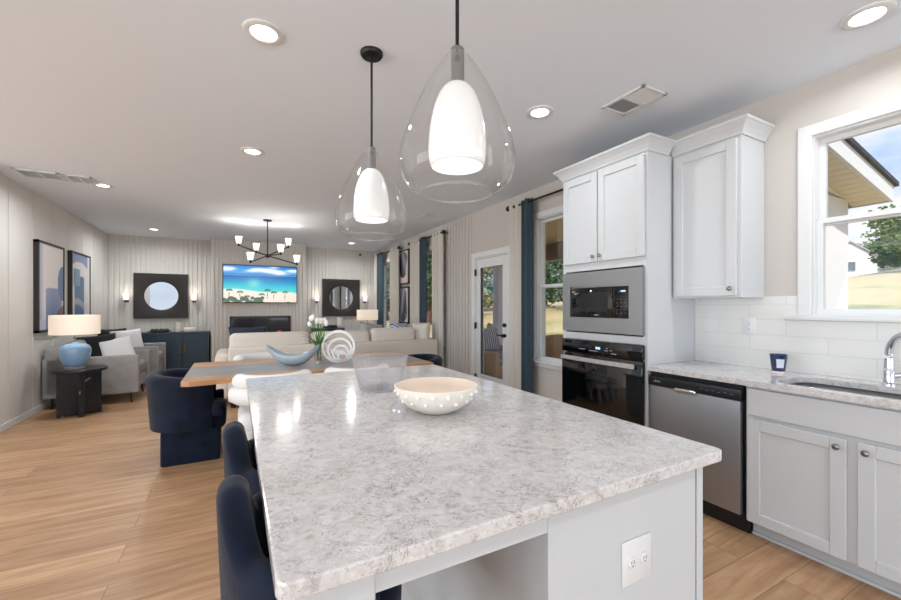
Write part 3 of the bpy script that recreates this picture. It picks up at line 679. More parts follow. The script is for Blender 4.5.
outlet((.938, F - .012, .668), 0, 'white double outlet on the end panel of the island', 2, True)

# ------------------------------------------------------------------ navy stools at the island
def shell(bm, r, th, a0, a1, ztop, zbot, sx=1.0, sy=1.0, n=30, m=8, drop=.0, flare=0.0, dip=None):
    """upholstered barrel back: an arc (angles from +X) with rounded top edge; ztop falls by drop at the arm ends"""
    rows = []
    for i in range(n + 1):
        f = i / n; a = R(a0 + (a1 - a0) * f); e_ = abs(2 * f - 1); zt = ztop - drop * (e_ ** 2.2 if not dip else (lambda q: q * q * (3 - 2 * q))(max(0, min(1, (e_ - dip[0]) / (dip[1] - dip[0])))))
        sec = [(r + th / 2 - flare, zbot)] + [(r + th / 2 - flare + flare * q / 4, zbot + (zt - th / 2 - zbot) * q / 4) for q in range(1, 4)]
        sec += [(r + th / 2 * math.cos(PI * k / m), zt - th / 2 + th / 2 * math.sin(PI * k / m)) for k in range(m + 1)] + [(r - th / 2 - flare * .3, zbot)]
        rows.append([bm.verts.new((q * math.cos(a) * sx, q * math.sin(a) * sy, z)) for q, z in sec])
    k_ = len(rows[0])
    for a_, c_ in zip(rows[:-1], rows[1:]):
        for k in range(k_): bm.faces.new((a_[k], a_[(k + 1) % k_], c_[(k + 1) % k_], c_[k]))
    bm.faces.new(rows[0][::-1]); bm.faces.new(rows[-1]); return bm
st = thing('bar_stool', 'navy velvet barrel stool nearest the camera at the island', 'stool', (.185, 1.0, 0), 0, 'navy stools at the island')
b = BM(); shell(b, .19, .062, 72, 288, .957, .56, 1, 1.15, n=60, drop=.11, flare=.015, dip=(.07, .36)); part(st, 'backrest', b, NAVY, ang=60)
b = BM(); lathe(b, [(0, .56), (.15, .56), (.163, .58), (.165, .66), (.148, .69), (.10, .702), (0, .705)], (.03, 0, 0)); part(st, 'seat', b, NAVY, ang=60)
for sx in (-1, 1):
    for sy in (-1, 1):
        b = BM(); cyl(b, (.13 * sx, .13 * sy, .545), (.17 * sx, .17 * sy, 0), .016, .012, 12); part(st, 'leg', b, BLACK)
b = BM(); P = [(.165 * math.cos(2 * PI * k / 32), .165 * math.sin(2 * PI * k / 32)) for k in range(33)]; tube(b, [(p[0], p[1], .22) for p in P], .009, 8); part(st, 'footrest', b, BRASS)
dup(st, (.185, 1.485, 0), 0, 'navy velvet barrel stool farther from the camera at the island')

# ------------------------------------------------------------------ on the island
L10 = (.716, 1.454, .917)
t = thing('serving_bowl', 'wide cream ceramic bowl with raised dots on the island', 'bowl', L10)
b = BM(); lathe(b, [(0, -.0), (.068, 0), (.076, .004), (.104, .018), (.136, .044), (.155, .074), (.167, .1), (.168, .105), (.163, .107)], n=56); part(t, 'bowl_body', b, CERW)
b = BM(); lathe(b, [(.1635, .107), (.160, .1045), (.148, .075), (.122, .046), (.085, .024), (.04, .014), (0, .012)], n=56); part(t, 'bowl_inside', b, CERIN, label='pale tan bowl inside')
dots = []
for row, (r_, z_, n_) in enumerate(((.1625, .083, 18), (.1415, .053, 15))):
    for k in range(n_):
        a = 2 * PI * (k + .5 * row) / n_; dots.append((r_ * math.cos(a), r_ * math.sin(a), z_))
b = BM(); sphere(b, (0, 0, 0), .0074, (1, 1, 1), 12); d0 = part(t, 'raised_dot', b, mat('white_glaze', (244, 238, 229), .35)); d0.location = dots[0]
for p in dots[1:]: d = d0.copy(); COL.objects.link(d); d.parent = t; d.location = p
def ribbed(bm, prof, n, amp, rib):
    rows = []
    for r_, z_ in prof: rows.append([bm.verts.new(((r_ + amp * math.cos(rib * 2 * PI * k / n)) * math.cos(2 * PI * k / n), (r_ + amp * math.cos(rib * 2 * PI * k / n)) * math.sin(2 * PI * k / n), z_)) for k in range(n)])
    for a_, c_ in zip(rows[:-1], rows[1:]):
        for k in range(n): bm.faces.new((a_[k], a_[(k + 1) % n], c_[(k + 1) % n], c_[k]))
    bm.faces.new(rows[0][::-1]); bm.faces.new(rows[-1]); return bm
b = BM(); ribbed(b, [(.092, .0), (.098, .006), (.106, .03), (.118, .08), (.130, .13), (.139, .168), (.141, .172), (.136, .172), (.131, .16), (.121, .12), (.110, .07), (.098, .028), (.09, .014)], 196, .0032, 28)
single('glass_bowl', b, GLASSB, 'clear ribbed glass bowl behind the cream bowl', 'bowl', (.648, 1.955, .917), local=True)
b = BM(); lathe(b, [(.027, 0), (.028, .02), (.0275, .042), (.022, .060), (.012, .069), (0, .071), (0, .067), (.011, .065), (.020, .057), (.0245, .042), (.025, .02), (.024, 0)], n=36)
single('glass_dome', b, GLASSB, 'small clear glass dome left of the cream bowl', 'glass', (.530, 1.395, .917), local=True)

# ------------------------------------------------------------------ pendants
pd = thing('pendant_light', 'clear teardrop pendant with white inner shade farther along the island', 'pendant light', (.67, 2.17, CEIL), 0, 'teardrop pendants over the island')
b = BM(); lathe(b, [(0, 0), (.062, 0), (.062, -.012), (.055, -.022), (.012, -.026), (.010, -.04), (0, -.04)], n=32); part(pd, 'canopy', b, BLACK)
b = BM(); cyl(b, (0, 0, -.03), (0, 0, -.54), .0065, n=12); part(pd, 'rod', b, BLACK)
b = BM(); cyl(b, (0, 0, -.535), (0, 0, -.655), .024, n=24); sphere(b, (0, 0, -.535), .024, (1, 1, .5)); part(pd, 'socket', b, mat('grey_socket', (128, 126, 124), .45, .4))
def gp(prof):
    return prof + [(max(0, r_ - .0025), z_) for r_, z_ in prof[::-1]]
gl = [(.030, -.548), (.052, -.575), (.085, -.625), (.125, -.70), (.160, -.78), (.185, -.845), (.196, -.90), (.194, -.945), (.180, -.985), (.155, -1.010), (.125, -1.024)]
def smooth_prof(P, k=4):
    out = []
    for i in range(len(P) - 1):
        p0, p1, p2, p3 = P[max(i - 1, 0)], P[i], P[i + 1], P[min(i + 2, len(P) - 1)]
        for j in range(k):
            t_ = j / k; out.append(tuple(.5 * (2 * p1[q] + (p2[q] - p0[q]) * t_ + (2 * p0[q] - 5 * p1[q] + 4 * p2[q] - p3[q]) * t_ ** 2 + (3 * p1[q] - p0[q] - 3 * p2[q] + p3[q]) * t_ ** 3) for q in (0, 1)))
    return out + [P[-1]]
b = BM(); lathe(b, smooth_prof(gl), n=64); g_ = part(pd, 'glass_globe', b, GLASSP, ang=80)
b = BM(); lathe(b, [(.1225 + .0035 * math.cos(2 * PI * k / 10), -1.024 + .0035 * math.sin(2 * PI * k / 10)) for k in range(10)], n=64, close=True); part(g_, 'glass_lip', b, GLASSB, ang=80)
b = BM(); lathe(b, smooth_prof([(.0, -.648), (.03, -.652), (.058, -.680), (.080, -.735), (.093, -.80), (.098, -.86), (.097, -.90), (.091, -.933)]) + [(.087, -.933), (.092, -.90), (.093, -.86), (.088, -.80), (.073, -.737), (.053, -.684), (.0, -.655)], n=48); part(pd, 'inner_shade', b, OPAL, ang=80)
b = BM(); sphere(b, (0, 0, -.80), .03, (1, 1, 1.3)); part(pd, 'bulb', b, LAMPON)
pd2 = dup(pd, (.67, 1.195, CEIL), 0, 'clear teardrop pendant with white inner shade nearest the camera')

# ------------------------------------------------------------------ dining set
TBY0, TBY1, TBX0, TBX1 = 3.66, 4.80, -.365, 1.79
L11 = (.71, 4.23, 0)
t = thing('dining_table', 'long live-edge wood dining table with a grey centre band', 'table', L11)
def edge_wave(x, ph): return .022 * math.sin(3.1 * x + ph) + .012 * math.sin(7.7 * x + 2 * ph)
n = 40; near, far, gn, gf = [], [], [], []
for k in range(n + 1):
    x = TBX0 + (TBX1 - TBX0) * k / n
    near.append((x, TBY0 + edge_wave(x, .4) + (.03 if k in (0, n) else 0))); far.append((x, TBY1 + edge_wave(x, 2.1)))
    gn.append((x, TBY0 + .20 + .8 * edge_wave(x * 1.2, 1.3))); gf.append((x, TBY1 - .36 + .8 * edge_wave(x, 3.3)))
b = BM(); prism(b, near + gn[::-1], .722, .76); prism(b, gf + far[::-1], .722, .76); part(t, 'wood_slab', b, WOOD, L11, smooth=False)
b = BM(); prism(b, gn + gf[::-1], .723, .759); part(t, 'grey_band', b, mat('grey_resin', (138, 136, 140), .28, var=.2, vscale=5), L11, label='grey centre band', smooth=False)
for xx in (.2, 1.25):
    b = BM(); box(b, xx - .05, xx + .05, 3.95, 4.55, 0, .721, .01); part(t, 'pedestal', b, BLACK, L11)
# upholstered barrel armchairs at the heads
ac = thing('head_armchair', 'navy velvet barrel armchair at the near-left end of the dining table', 'armchair', (-.33, 4.27, 0), 0, 'navy armchairs at the table ends')
b = BM(); shell(b, .275, .10, 60, 300, .765, .29, 1.06, 1.05, drop=.05, flare=.03); part(ac, 'backrest', b, NAVY, ang=60)
b = BM(); box(b, -.22, .26, -.22, .22, .26, .46, .05, 3); part(ac, 'seat', b, NAVY)
b = BM(); box(b, -.215, .215, -.235, .235, .0, .295, .02, 3); part(ac, 'plinth_base', b, NAVY)
for s in (-1, 1):
    b = BM(); box(b, .16, .235, s * .27 - .045, s * .27 + .045, .40, .52, .02, 3); part(ac, 'arm_tab', b, NAVY)
dup(ac, (1.80, 4.25, 0), PI, 'navy velvet barrel armchair at the far-right end of the dining table')
# white boucle chairs made of soft rolls
wc = thing('dining_chair', 'white boucle roll-back chair on the island side, left of pair', 'chair', (.28, 3.62, 0), 0, 'white boucle dining chairs')
def roll_arc(rad, z, a0, a1, tr, sx=1, sy=1, n=22):
    bm = BM(); pts = [(rad * math.cos(R(a0 + (a1 - a0) * k / n)) * sx, rad * math.sin(R(a0 + (a1 - a0) * k / n)) * sy, z) for k in range(n + 1)]
    tube(bm, pts, tr, 16); sphere(bm, pts[0], tr, n=16); sphere(bm, pts[-1], tr, n=16); return bm
part(wc, 'back_roll', roll_arc(.245, .742, 190, 350, .062, 1.0, .85), BOUCLE, ang=80)
part(wc, 'back_roll', roll_arc(.262, .635, 175, 365, .070, 1.0, .88), BOUCLE, ang=80)
b = BM(); box(b, -.26, .26, -.20, .27, .36, .52, .075, 5); part(wc, 'seat', b, BOUCLE)
for sx in (-1, 1):
    for sy in (-1, 1):
        b = BM(); cyl(b, (.19 * sx, .18 * sy - (.0), 0), (.19 * sx, .18 * sy, .38), .045, .05, 18); part(wc, 'leg', b, BOUCLE)
dup(wc, (.98, 3.62, 0), 0, 'white boucle roll-back chair on the island side, right of pair')
dup(wc, (.28, 4.90, 0), PI, 'white boucle roll-back chair on the sofa side, left of pair')
dup(wc, (.98, 4.90, 0), PI, 'white boucle roll-back chair on the sofa side, right of pair')

# boat bowl
def boat():
    bm = BM(); n, m = 28, 10; L, rows_o, rows_i = .25, [], []
    for i in range(n + 1):
        s = -1 + 2 * i / n; x = L * s; w = .085 * (max(0, 1 - s * s)) ** .55 + .003; zr = .09 + .115 * abs(s) ** 2.0; zb = .0 + .17 * abs(s) ** 2.6
        o_, i_ = [], []
        for k in range(m + 1):
            a = PI * k / m; yy = -math.cos(a); dz = (1 - math.sin(a)) ** 1.0
            o_.append(bm.verts.new((x, w * yy, zb + (zr - zb) * dz)))
            i_.append(bm.verts.new((x * .985, max(0, w - .006) * yy, zb + .009 * (1 - abs(s)) + (zr - zb) * dz)))
        rows_o.append(o_); rows_i.append(i_)
    for a_, c_ in zip(rows_o[:-1], rows_o[1:]):
        for k in range(m): bm.faces.new((a_[k], a_[k + 1], c_[k + 1], c_[k]))
    for a_, c_ in zip(rows_i[:-1], rows_i[1:]):
        for k in range(m): bm.faces.new((a_[k], c_[k], c_[k + 1], a_[k + 1]))
    for q in (0, m):
        for i in range(n): bm.faces.new((rows_o[i][q], rows_o[i + 1][q], rows_i[i + 1][q], rows_i[i][q]))
    for q in (0, n):
        for k in range(m): bm.faces.new((rows_o[q][k], rows_o[q][k + 1], rows_i[q][k + 1], rows_i[q][k]))
    return bm
single('boat_bowl', boat(), BOATC, 'blue-grey crescent boat bowl on the dining table', 'bowl', (.50, 4.18, .7605), rz=R(-24), local=True, ang=70)
LV = (.755, 4.22, .7605)
t = thing('tulip_vase', 'clear glass vase of white tulips on the dining table', 'vase', LV)
b = BM(); lathe(b, [(0, 0), (.045, 0), (.052, .02), (.050, .08), (.042, .14), (.052, .20), (.049, .20), (.039, .14), (.046, .08), (.047, .02), (.04, .008), (0, .008)]); part(t, 'glass_vase', b, GLASSB)
random.seed(11)
for k in range(9):
    a = 2 * PI * k / 9 + random.uniform(-.2, .2); r_ = random.uniform(.07, .15) if k else .02; zt = random.uniform(.36, .44)
    tip = Vector((r_ * math.cos(a), r_ * math.sin(a), zt)); b = BM()
    pts = [Vector((.02 * math.cos(a + 2), .02 * math.sin(a + 2), .02)).lerp(tip, q / 6) + Vector((0, 0, .05 * math.sin(PI * q / 6))) for q in range(7)]
    tube(b, pts, .0035, 6); s_ = part(t, 'stem', b, GREEN)
    b = BM(); rot = (Vector((tip.x * 1.2, tip.y * 1.2, .5))).to_track_quat('Z', 'Y').to_matrix().to_4x4()
    prof = [(0, -.006), (.013, .0), (.020, .014), (.021, .03), (.016, .046), (.009, .054), (0, .05)]
    c_ = BM(); ribbed(c_, prof[1:-1], 24, .0018, 3); merge(b, c_, Matrix.Translation(pts[-1]) @ rot); part(s_, 'flower', b, TULIP)
for k in range(12):
    a = 2 * PI * k / 12 + random.uniform(-.2, .2); L_ = random.uniform(.2, .3); b = BM(); rows = []
    for q in range(8):
        f = q / 7; c0 = Vector((math.cos(a) * (.02 + .13 * f * f + .02 * f), math.sin(a) * (.02 + .13 * f * f + .02 * f), .14 + L_ * .75 * f - .06 * f * f)); w = .016 * math.sin(PI * min(1, f * .9 + .08)); sd = Vector((-math.sin(a), math.cos(a), 0))
        rows.append((b.verts.new(c0 - sd * w), b.verts.new(c0 + Vector((0, 0, -.003))), b.verts.new(c0 + sd * w)))
    for p, q in zip(rows[:-1], rows[1:]): b.faces.new((p[0], p[1], q[1], q[0])); b.faces.new((p[1], p[2], q[2], q[1]))
    part(t, 'leaf', b, GREEN)
# spiral sculpture: a flat ribbon wound on edge
b = BM(); td = Vector((.35, -.94)); base_pt = Vector((0, .168)) + td * .166; n = 72
for ro, ri, hy in ((.166, .142, .034), (.126, .104, .034), (.088, .068, .034), (.052, .034, .034)):
    c9 = base_pt - td * (ro + .002 * (.166 - ro) / .04)
    A_ = [[b.verts.new((c9.x + q * math.cos(2 * PI * k / n), y_, c9.y + q * math.sin(2 * PI * k / n))) for k in range(n)] for q, y_ in ((ri, -hy), (ro, -hy), (ro, hy), (ri, hy))]
    for r9 in range(4):
        for k in range(n): b.faces.new((A_[r9][k], A_[r9][(k + 1) % n], A_[(r9 + 1) % 4][(k + 1) % n], A_[(r9 + 1) % 4][k]))
single('spiral_sculpture', b, PLASTER, 'white spiral ring sculpture standing on the dining table', 'sculpture', (.935, 4.15, .7605), rz=R(-18), local=True)

# ------------------------------------------------------------------ sofa
L12 = (1.45, 6.45, 0)
t = thing('sofa', 'long cream sofa with its back to the dining table', 'sofa', L12)
b = BM(); box(b, -.08, 2.90, 5.98, 6.95, .07, .44, .04, 3); part(t, 'seat_base', b, SOFA, L12)
b = BM(); box(b, -.08, 2.98, 5.95, 6.17, .07, .79, .035, 3); part(t, 'back', b, SOFA, L12)
b = BM(); box(b, 2.78, 2.99, 6.1, 6.98, .07, .70, .05, 3); part(t, 'arm', b, SOFA, L12)
b = BM(); box(b, -.24, -.05, 6.16, 6.98, .07, .70, .075, 4); part(t, 'arm', b, SOFA, L12)
for x0_, x1_ in ((-.06, .885), (.895, 1.83), (1.84, 2.76)):
    b = BM(); box(b, x0_, x1_, 6.25, 7.0, .44, .58, .06, 4); part(t, 'seat_cushion', b, SOFA, L12)
for x0_, x1_, z1_ in ((-.07, .97, .965), (.99, 1.88, .955), (1.90, 2.66, .985)):
    b = BM(); box(b, x0_, x1_, 6.13, 6.36, .56, z1_, .075, 5, rot=Matrix.Rotation(R(-6), 4, 'X')); part(t, 'back_cushion', b, SOFA, L12)
for xx in (-.02, 2.84):
    for yy in (6.02, 6.9):
        b = BM(); box(b, xx - .03, xx + .03, yy - .03, yy + .03, 0, .07); part(t, 'foot', b, BLACK, L12, smooth=False)
def cushion(loc, w, h, d, rx, rz, m, lab, ry=0, name='throw_pillow'):
    b = BM(); pillow(b, w, h, d, mtx=Matrix.Rotation(rz, 4, 'Z') @ Matrix.Rotation(rx, 4, 'X') @ Matrix.Rotation(ry, 4, 'Y'))
    return single(name, b, m, lab, 'pillow', loc, local=True, ang=180)
cushion((.18, 6.50, .82), .52, .46, .16, R(72), R(4), CUSHNAVY, 'navy throw pillow at the left end of the cream sofa')
cushion((2.02, 6.52, .83), .46, .46, .16, R(74), R(-10), CUSHGREY, 'grey throw pillow on the cream sofa before the white lamp', ry=R(30))
cushion((2.50, 6.54, .84), .32, .44, .16, R(74), R(-14), CUSHPAT, 'blue and white patterned pillow at the right end of the sofa', ry=R(10))
cushion((2.78, 6.24, .86), .38, .42, .17, R(82), R(-60), SOFA, 'cream pillow standing on the right sofa arm')

# ------------------------------------------------------------------ left seating group
def armchair(loc, lab):
    t = thing('armchair', lab, 'armchair', loc, 0, 'grey armchairs along the left wall')
    b = BM(); box(b, -.44, .46, -.36, .36, .16, .36, .03, 3); part(t, 'seat_base', b, GREYUP)
    b = BM(); box(b, -.20, .47, -.345, .345, .36, .52, .05, 4); part(t, 'seat_cushion', b, GREYUP)
    b = BM(); box(b, -.48, -.26, -.45, .45, .16, .80, .04, 3); part(t, 'backrest', b, GREYUP)
    b = BM(); box(b, -.30, -.14, -.33, .33, .46, .87, .07, 4, rot=Matrix.Rotation(R(-8), 4, 'Y')); part(t, 'back_cushion', b, GREYUP)
    for s in (-1, 1):
        b = BM(); box(b, -.49, .50, s * .45, s * .345, .14, .66, .025, 3); part(t, 'arm', b, GREYUP)
    for sx in (-.40, .40):
        for sy in (-.38, .38): b = BM(); cyl(b, (sx, sy, .17), (sx * 1.03, sy * 1.03, 0), .016, .010, 12); part(t, 'leg', b, BLACK)
    return t
a1 = armchair((-1.68, 7.40, 0), 'grey armchair behind the marble side table')
dup(a1, (-1.64, 8.72, 0), 0, 'grey armchair farther back, beside the navy sideboard')
cushion((-1.74, 7.46, .71), .46, .44, .15, R(74), R(38), CUSHBLK, 'black throw pillow on the near grey armchair', ry=R(-20))
cushion((-1.52, 7.48, .68), .42, .40, .13, R(70), R(52), CUSHWHITE, 'white throw pillow leaning on the black one, near grey armchair', ry=R(-30))
cushion((-1.78, 8.52, .76), .44, .42, .14, R(76), R(40), CUSHBLK, 'black throw pillow on the far grey armchair')
cushion((-1.58, 8.46, .75), .46, .40, .14, R(74), R(48), CUSHWHITE, 'white throw pillow on the far grey armchair', ry=R(-12))
LST = (-1.69, 6.52, 0)
t = thing('side_table', 'round black marble side table with crossed panel base', 'side table', LST)
b = BM(); lathe(b, [(0, .540), (.262, .540), (.27, .547), (.27, .567), (.262, .575), (0, .575)], n=48); part(t, 'tabletop', b, mat('dark_top', (34, 32, 34), .35, spec=.3))
for a in (20, 110):
    b = BM(); box(b, -.205, .205, -.028, .028, 0, .539, .004, 1, rot=Matrix.Rotation(R(a), 4, 'Z')); part(t, 'base_panel', b, MARBLE, smooth=False)
LL = (-1.725, 6.50, .576)
def table_lamp(loc, lab, base, rs, body=True):
    t = thing('table_lamp', lab, 'lamp', loc)
    b = BM(); lathe(b, [(0, 0), (.095, 0), (.095, .03), (.085, .034), (0, .034)], n=32); part(t, 'lamp_foot', b, glass_mat('acrylic', (.95, .97, 1), .6, .15, .02, .12) if 'acrylic' not in MATS else MATS['acrylic'])
    b = BM(); lathe(b, smooth_prof([(.0, .034), (.085, .034), (.115, .075), (.142, .15), (.15, .215), (.14, .265), (.10, .298), (.05, .308), (.035, .315)]) + [(.03, .33), (0, .33)], n=40); part(t, 'lamp_body', b, base)
    b = BM(); cyl(b, (0, 0, .32), (0, 0, .50), .008); part(t, 'lamp_stem', b, BRASS)
    b = BM(); lathe(b, [(rs, .42), (rs, .652), (rs - .003, .652), (rs - .003, .42)], n=48, close=True); part(t, 'lamp_shade', b, SHADEW)
    b = BM(); sphere(b, (0, 0, .53), .035, (1, 1, 1.2)); part(t, 'bulb', b, LAMPON)
    return t
table_lamp(LL, 'pale blue ceramic lamp with white drum shade on the marble table', BLUECER, .235)
LT2 = (2.66, 9.0, 0)
t = thing('end_table', 'dark end table under the right lamp, behind the sofa', 'side table', LT2)
b = BM(); lathe(b, [(0, .57), (.25, .57), (.25, .60), (0, .60)], n=40); part(t, 'tabletop', b, BLACK)
b = BM(); cyl(b, (0, 0, .02), (0, 0, .57), .05); part(t, 'column', b, BLACK)
b = BM(); lathe(b, [(0, 0), (.18, 0), (.18, .02), (0, .02)], n=36); part(t, 'table_foot', b, BLACK)
table_lamp((2.68, 9.0, .601), 'lamp with white drum shade behind the sofa near the right window', mat('dark_lamp_body', (60, 62, 70), .3), .24)

# ------------------------------------------------------------------ far wall
def sideboard(x0, x1, lab):
    yf = 9.66; L = ((x0 + x1) / 2, 9.84, 0); t = thing('sideboard', lab, 'sideboard', L, group='navy sideboards')
    b = BM(); box(b, x0, x1, yf, YB - .035, .06, .785, .004, 1); part(t, 'cabinet_body', b, TEAL, L, smooth=False)
    b = BM(); box(b, x0 - .01, x1 + .0, yf - .02, YB - .035, .785, .81, .004, 1); part(t, 'cabinet_top', b, TEAL, L, smooth=False)
    b = BM(); box(b, x0 + .03, x1 - .03, yf + .04, YB - .06, 0, .06); part(t, 'plinth', b, BLACK, L, smooth=False)
    n = 3; w = (x1 - x0) / n
    for k in range(n):
        b = BM(); box(b, x0 + w * k + .006, x0 + w * (k + 1) - .006, yf - .018, yf, .08, .775, .004, 1); d = part(t, 'door', b, TEAL, L, smooth=False)
        xh = x0 + w * (k + 1) - .035 if k in (0, 1) else x0 + w * k + .035
        b = BM(); cyl(b, (xh, yf - .045, .40), (xh, yf - .045, .60), .0075, n=10); cyl(b, (xh, yf - .018, .42), (xh, yf - .045, .42), .006, n=8); cyl(b, (xh, yf - .018, .58), (xh, yf - .045, .58), .006, n=8); part(d, 'handle', b, BRASS, L)
    return t
sideboard(-1.86, -.47, 'navy sideboard under the left round mirror, beside the grey chairs')
sideboard(1.60, 2.32, 'navy sideboard under the right round mirror, mostly behind the sofa')
def wall_mirror(x, lab):
    L = (x, YB - .02, 1.10); t = thing('wall_mirror', lab, 'mirror', L, group='round mirrors in square frames')
    zc = 1.545; r_ = .285; n = 48; h = .455; b = BM(); yf = YB - .075; rows = []
    sq = []
    for k in range(n):
        a = 2 * PI * k / n; m_ = max(abs(math.cos(a)), abs(math.sin(a))); sq.append((h * math.cos(a) / m_, h * math.sin(a) / m_))
    O = [b.verts.new((x + p[0], yf, zc + p[1])) for p in sq]; OB = [b.verts.new((x + p[0], YB - .02, zc + p[1])) for p in sq]
    I1 = [b.verts.new((x + (r_ + .08) * math.cos(2 * PI * k / n), yf, zc + (r_ + .08) * math.sin(2 * PI * k / n))) for k in range(n)]
    I2 = [b.verts.new((x + r_ * math.cos(2 * PI * k / n), yf + .03, zc + r_ * math.sin(2 * PI * k / n))) for k in range(n)]
    for A, B in ((OB, O), (O, I1), (I1, I2)):
        for k in range(n): b.faces.new((A[k], A[(k + 1) % n], B[(k + 1) % n], B[k]))
    part(t, 'frame', b, DARKFRAME, L)
    b = BM(); vs = [b.verts.new((x + (r_ + .002) * math.cos(2 * PI * k / n), yf + .030, zc + (r_ + .002) * math.sin(2 * PI * k / n))) for k in range(n)]; b.faces.new(vs); part(t, 'mirror_glass', b, MIRROR, L, smooth=False)
wall_mirror(-1.322, 'round mirror in a black square frame above the left sideboard'); wall_mirror(2.318, 'round mirror in a black square frame behind the right lamp')
sc = None
for x, lab in ((-1.885, 'wall sconce left of the left mirror'), (-.757, 'wall sconce between the left mirror and chimney breast'), (1.725, 'wall sconce between the chimney breast and right mirror'), (2.90, 'wall sconce right of the right mirror')):
    if sc is None:
        sc = thing('wall_sconce', lab, 'sconce', (x, YB - .018, 1.46), 0, 'wall sconces beside the mirrors')
        b = BM(); box(b, -.03, .03, -.02, 0, -.05, .05, .004, 1); box(b, -.014, .014, -.10, -.02, -.035, -.015); lathe(b, [(0, -.04), (.034, -.04), (.038, -.005), (0, -.005)], (0, -.10, 0), 24); part(sc, 'bracket', b, mat('pewter', (90, 86, 82), .35, .8))
        b = BM(); lathe(b, [(.0, .0), (.042, 0), (.050, .12), (.047, .12), (.039, .004), (0, .004)], (0, -.10, 0), 28); part(sc, 'glass_shade', b, BULB)
    else: dup(sc, (x, YB - .018, 1.46), 0, lab)
    l = bpy.data.lights.new('sconce_lamp', 'POINT'); l.energy = .5; l.shadow_soft_size = .04; l.color = (1, .93, .83); lo = bpy.data.objects.new('sconce_lamp', l); COL.objects.link(lo); lo.location = (x, YB - .17, 1.63)

# television picture: a beach seen from above
def seg_d(px, py, ax, ay, bx, by):
    dx, dy = bx - ax, by - ay; t_ = max(0, min(1, ((px - ax) * dx + (py - ay) * dy) / (dx * dx + dy * dy))); return math.hypot(px - ax - t_ * dx, py - ay - t_ * dy)
palms = [(.07, .13, .20), (.21, .14, .14), (.30, .06, .10), (.50, .07, .15), (.58, .10, .24), (.67, .08, .20), (.83, .07, .22)]
random.seed(3); blobs = [(random.random() * .55 - .02, random.uniform(-.03, .11), random.uniform(.03, .075)) for _ in range(26)] + [(random.random(), -.02, random.uniform(.02, .05)) for _ in range(10)]
clouds = [(random.random(), random.uniform(.80, .98), random.uniform(.03, .10)) for _ in range(16)]
def beach(u, v):
    A = 16 / 9
    def mixc(a, b, t): t = max(0, min(1, t)); return tuple(a[i] + (b[i] - a[i]) * t for i in range(3))
    shore = .34 - .10 * u + .02 * math.sin(9 * u)
    if v > .72:
        c = mixc((120, 200, 246), (8, 120, 214), (v - .72) / .28)
        if v < .80: c = mixc(c, (40, 110, 190), .55)
        k = sum(math.exp(-(((u - x) / (s * 1.5)) ** 2 + ((v - y) / (s * .6)) ** 2)) for x, y, s in clouds); c = mixc(c, (240, 248, 255), k * .9)
    elif v > shore:
        f = (v - shore) / (.72 - shore); c = mixc((84, 226, 214), (20, 178, 214), f * 2); c = mixc(c, (14, 96, 180), (f - .45) * 1.8)
        c = mixc(c, (150, 236, 230), .75 * math.exp(-(((u - .40) / .10) ** 2 + ((v - .52) / .14) ** 2)))
        c = mixc(c, (255, 255, 250), math.exp(-((v - shore) / .014) ** 2))
    else: c = mixc((244, 226, 204), (250, 240, 226), v / .34)
    for x, y, s in blobs:
        if math.hypot((u - x) * A, (v - y)) < s * (1 + .3 * math.sin(40 * u + 31 * v)): c = (30 + 40 * abs(math.sin(60 * u)), 84, 40)
    for x, y, h in palms:
        if seg_d(u * A, v, x * A, y, x * A + .01, y + h) < .006: c = (70, 62, 44)
        for q in range(7):
            a = R(-20 + 220 * q / 6); ex, ey = x * A + .01 + .075 * math.cos(a), y + h + .045 * math.sin(a) - .012
            if seg_d(u * A, v, x * A + .01, y + h, ex, ey) < .0085: c = (28, 88, 52)
    return c
LTV = (.505, BY - .06, 1.41)
t = thing('television', 'wall television showing a tropical beach above the fireplace', 'television', LTV)
b = BM(); box(b, -.232, 1.243, BY - .065, BY - .019, 1.405, 2.225, .006, 2); part(t, 'bezel', b, BLACKPL, LTV)
part(t, 'screen', canvas(.5055, BY - .0665, 1.815, 1.44, .785, beach, '-Y', 200, 110), SCREEN, LTV, smooth=False)
LF = (.505, BY, .62)
t = thing('fireplace', 'long black linear fireplace under the television', 'fireplace', LF)
b = BM(); fx0, fx1, fz0, fz1 = -.10, 1.105, .62, 1.12
for a in ((fx0, fx1, fz1 - .05, fz1), (fx0, fx1, fz0, fz0 + .05), (fx0, fx0 + .05, fz0, fz1), (fx1 - .05, fx1, fz0, fz1)): box(b, a[0], a[1], BY - .06, BY - .019, a[2], a[3], .003, 1)
part(t, 'frame', b, BLACKPL, LF, smooth=False)
b = BM(); box(b, fx0 + .04, fx1 - .04, BY - .030, BY - .0195, fz0 + .04, fz1 - .04); part(t, 'firebox_glass', b, mat('smoky_glass', (52, 54, 60), .08), LF, smooth=False)
b = BM(); random.seed(5)
for k in range(16): sphere(b, (.1 + .8 * random.random(), BY - .045, fz0 + .06 + random.random() * .1), .02 + .02 * random.random(), (1, .5, 1), 8)
part(t, 'embers', b, mat('red_embers', (150, 40, 40), .6, emit=(220, 60, 50), estr=.5), LF)

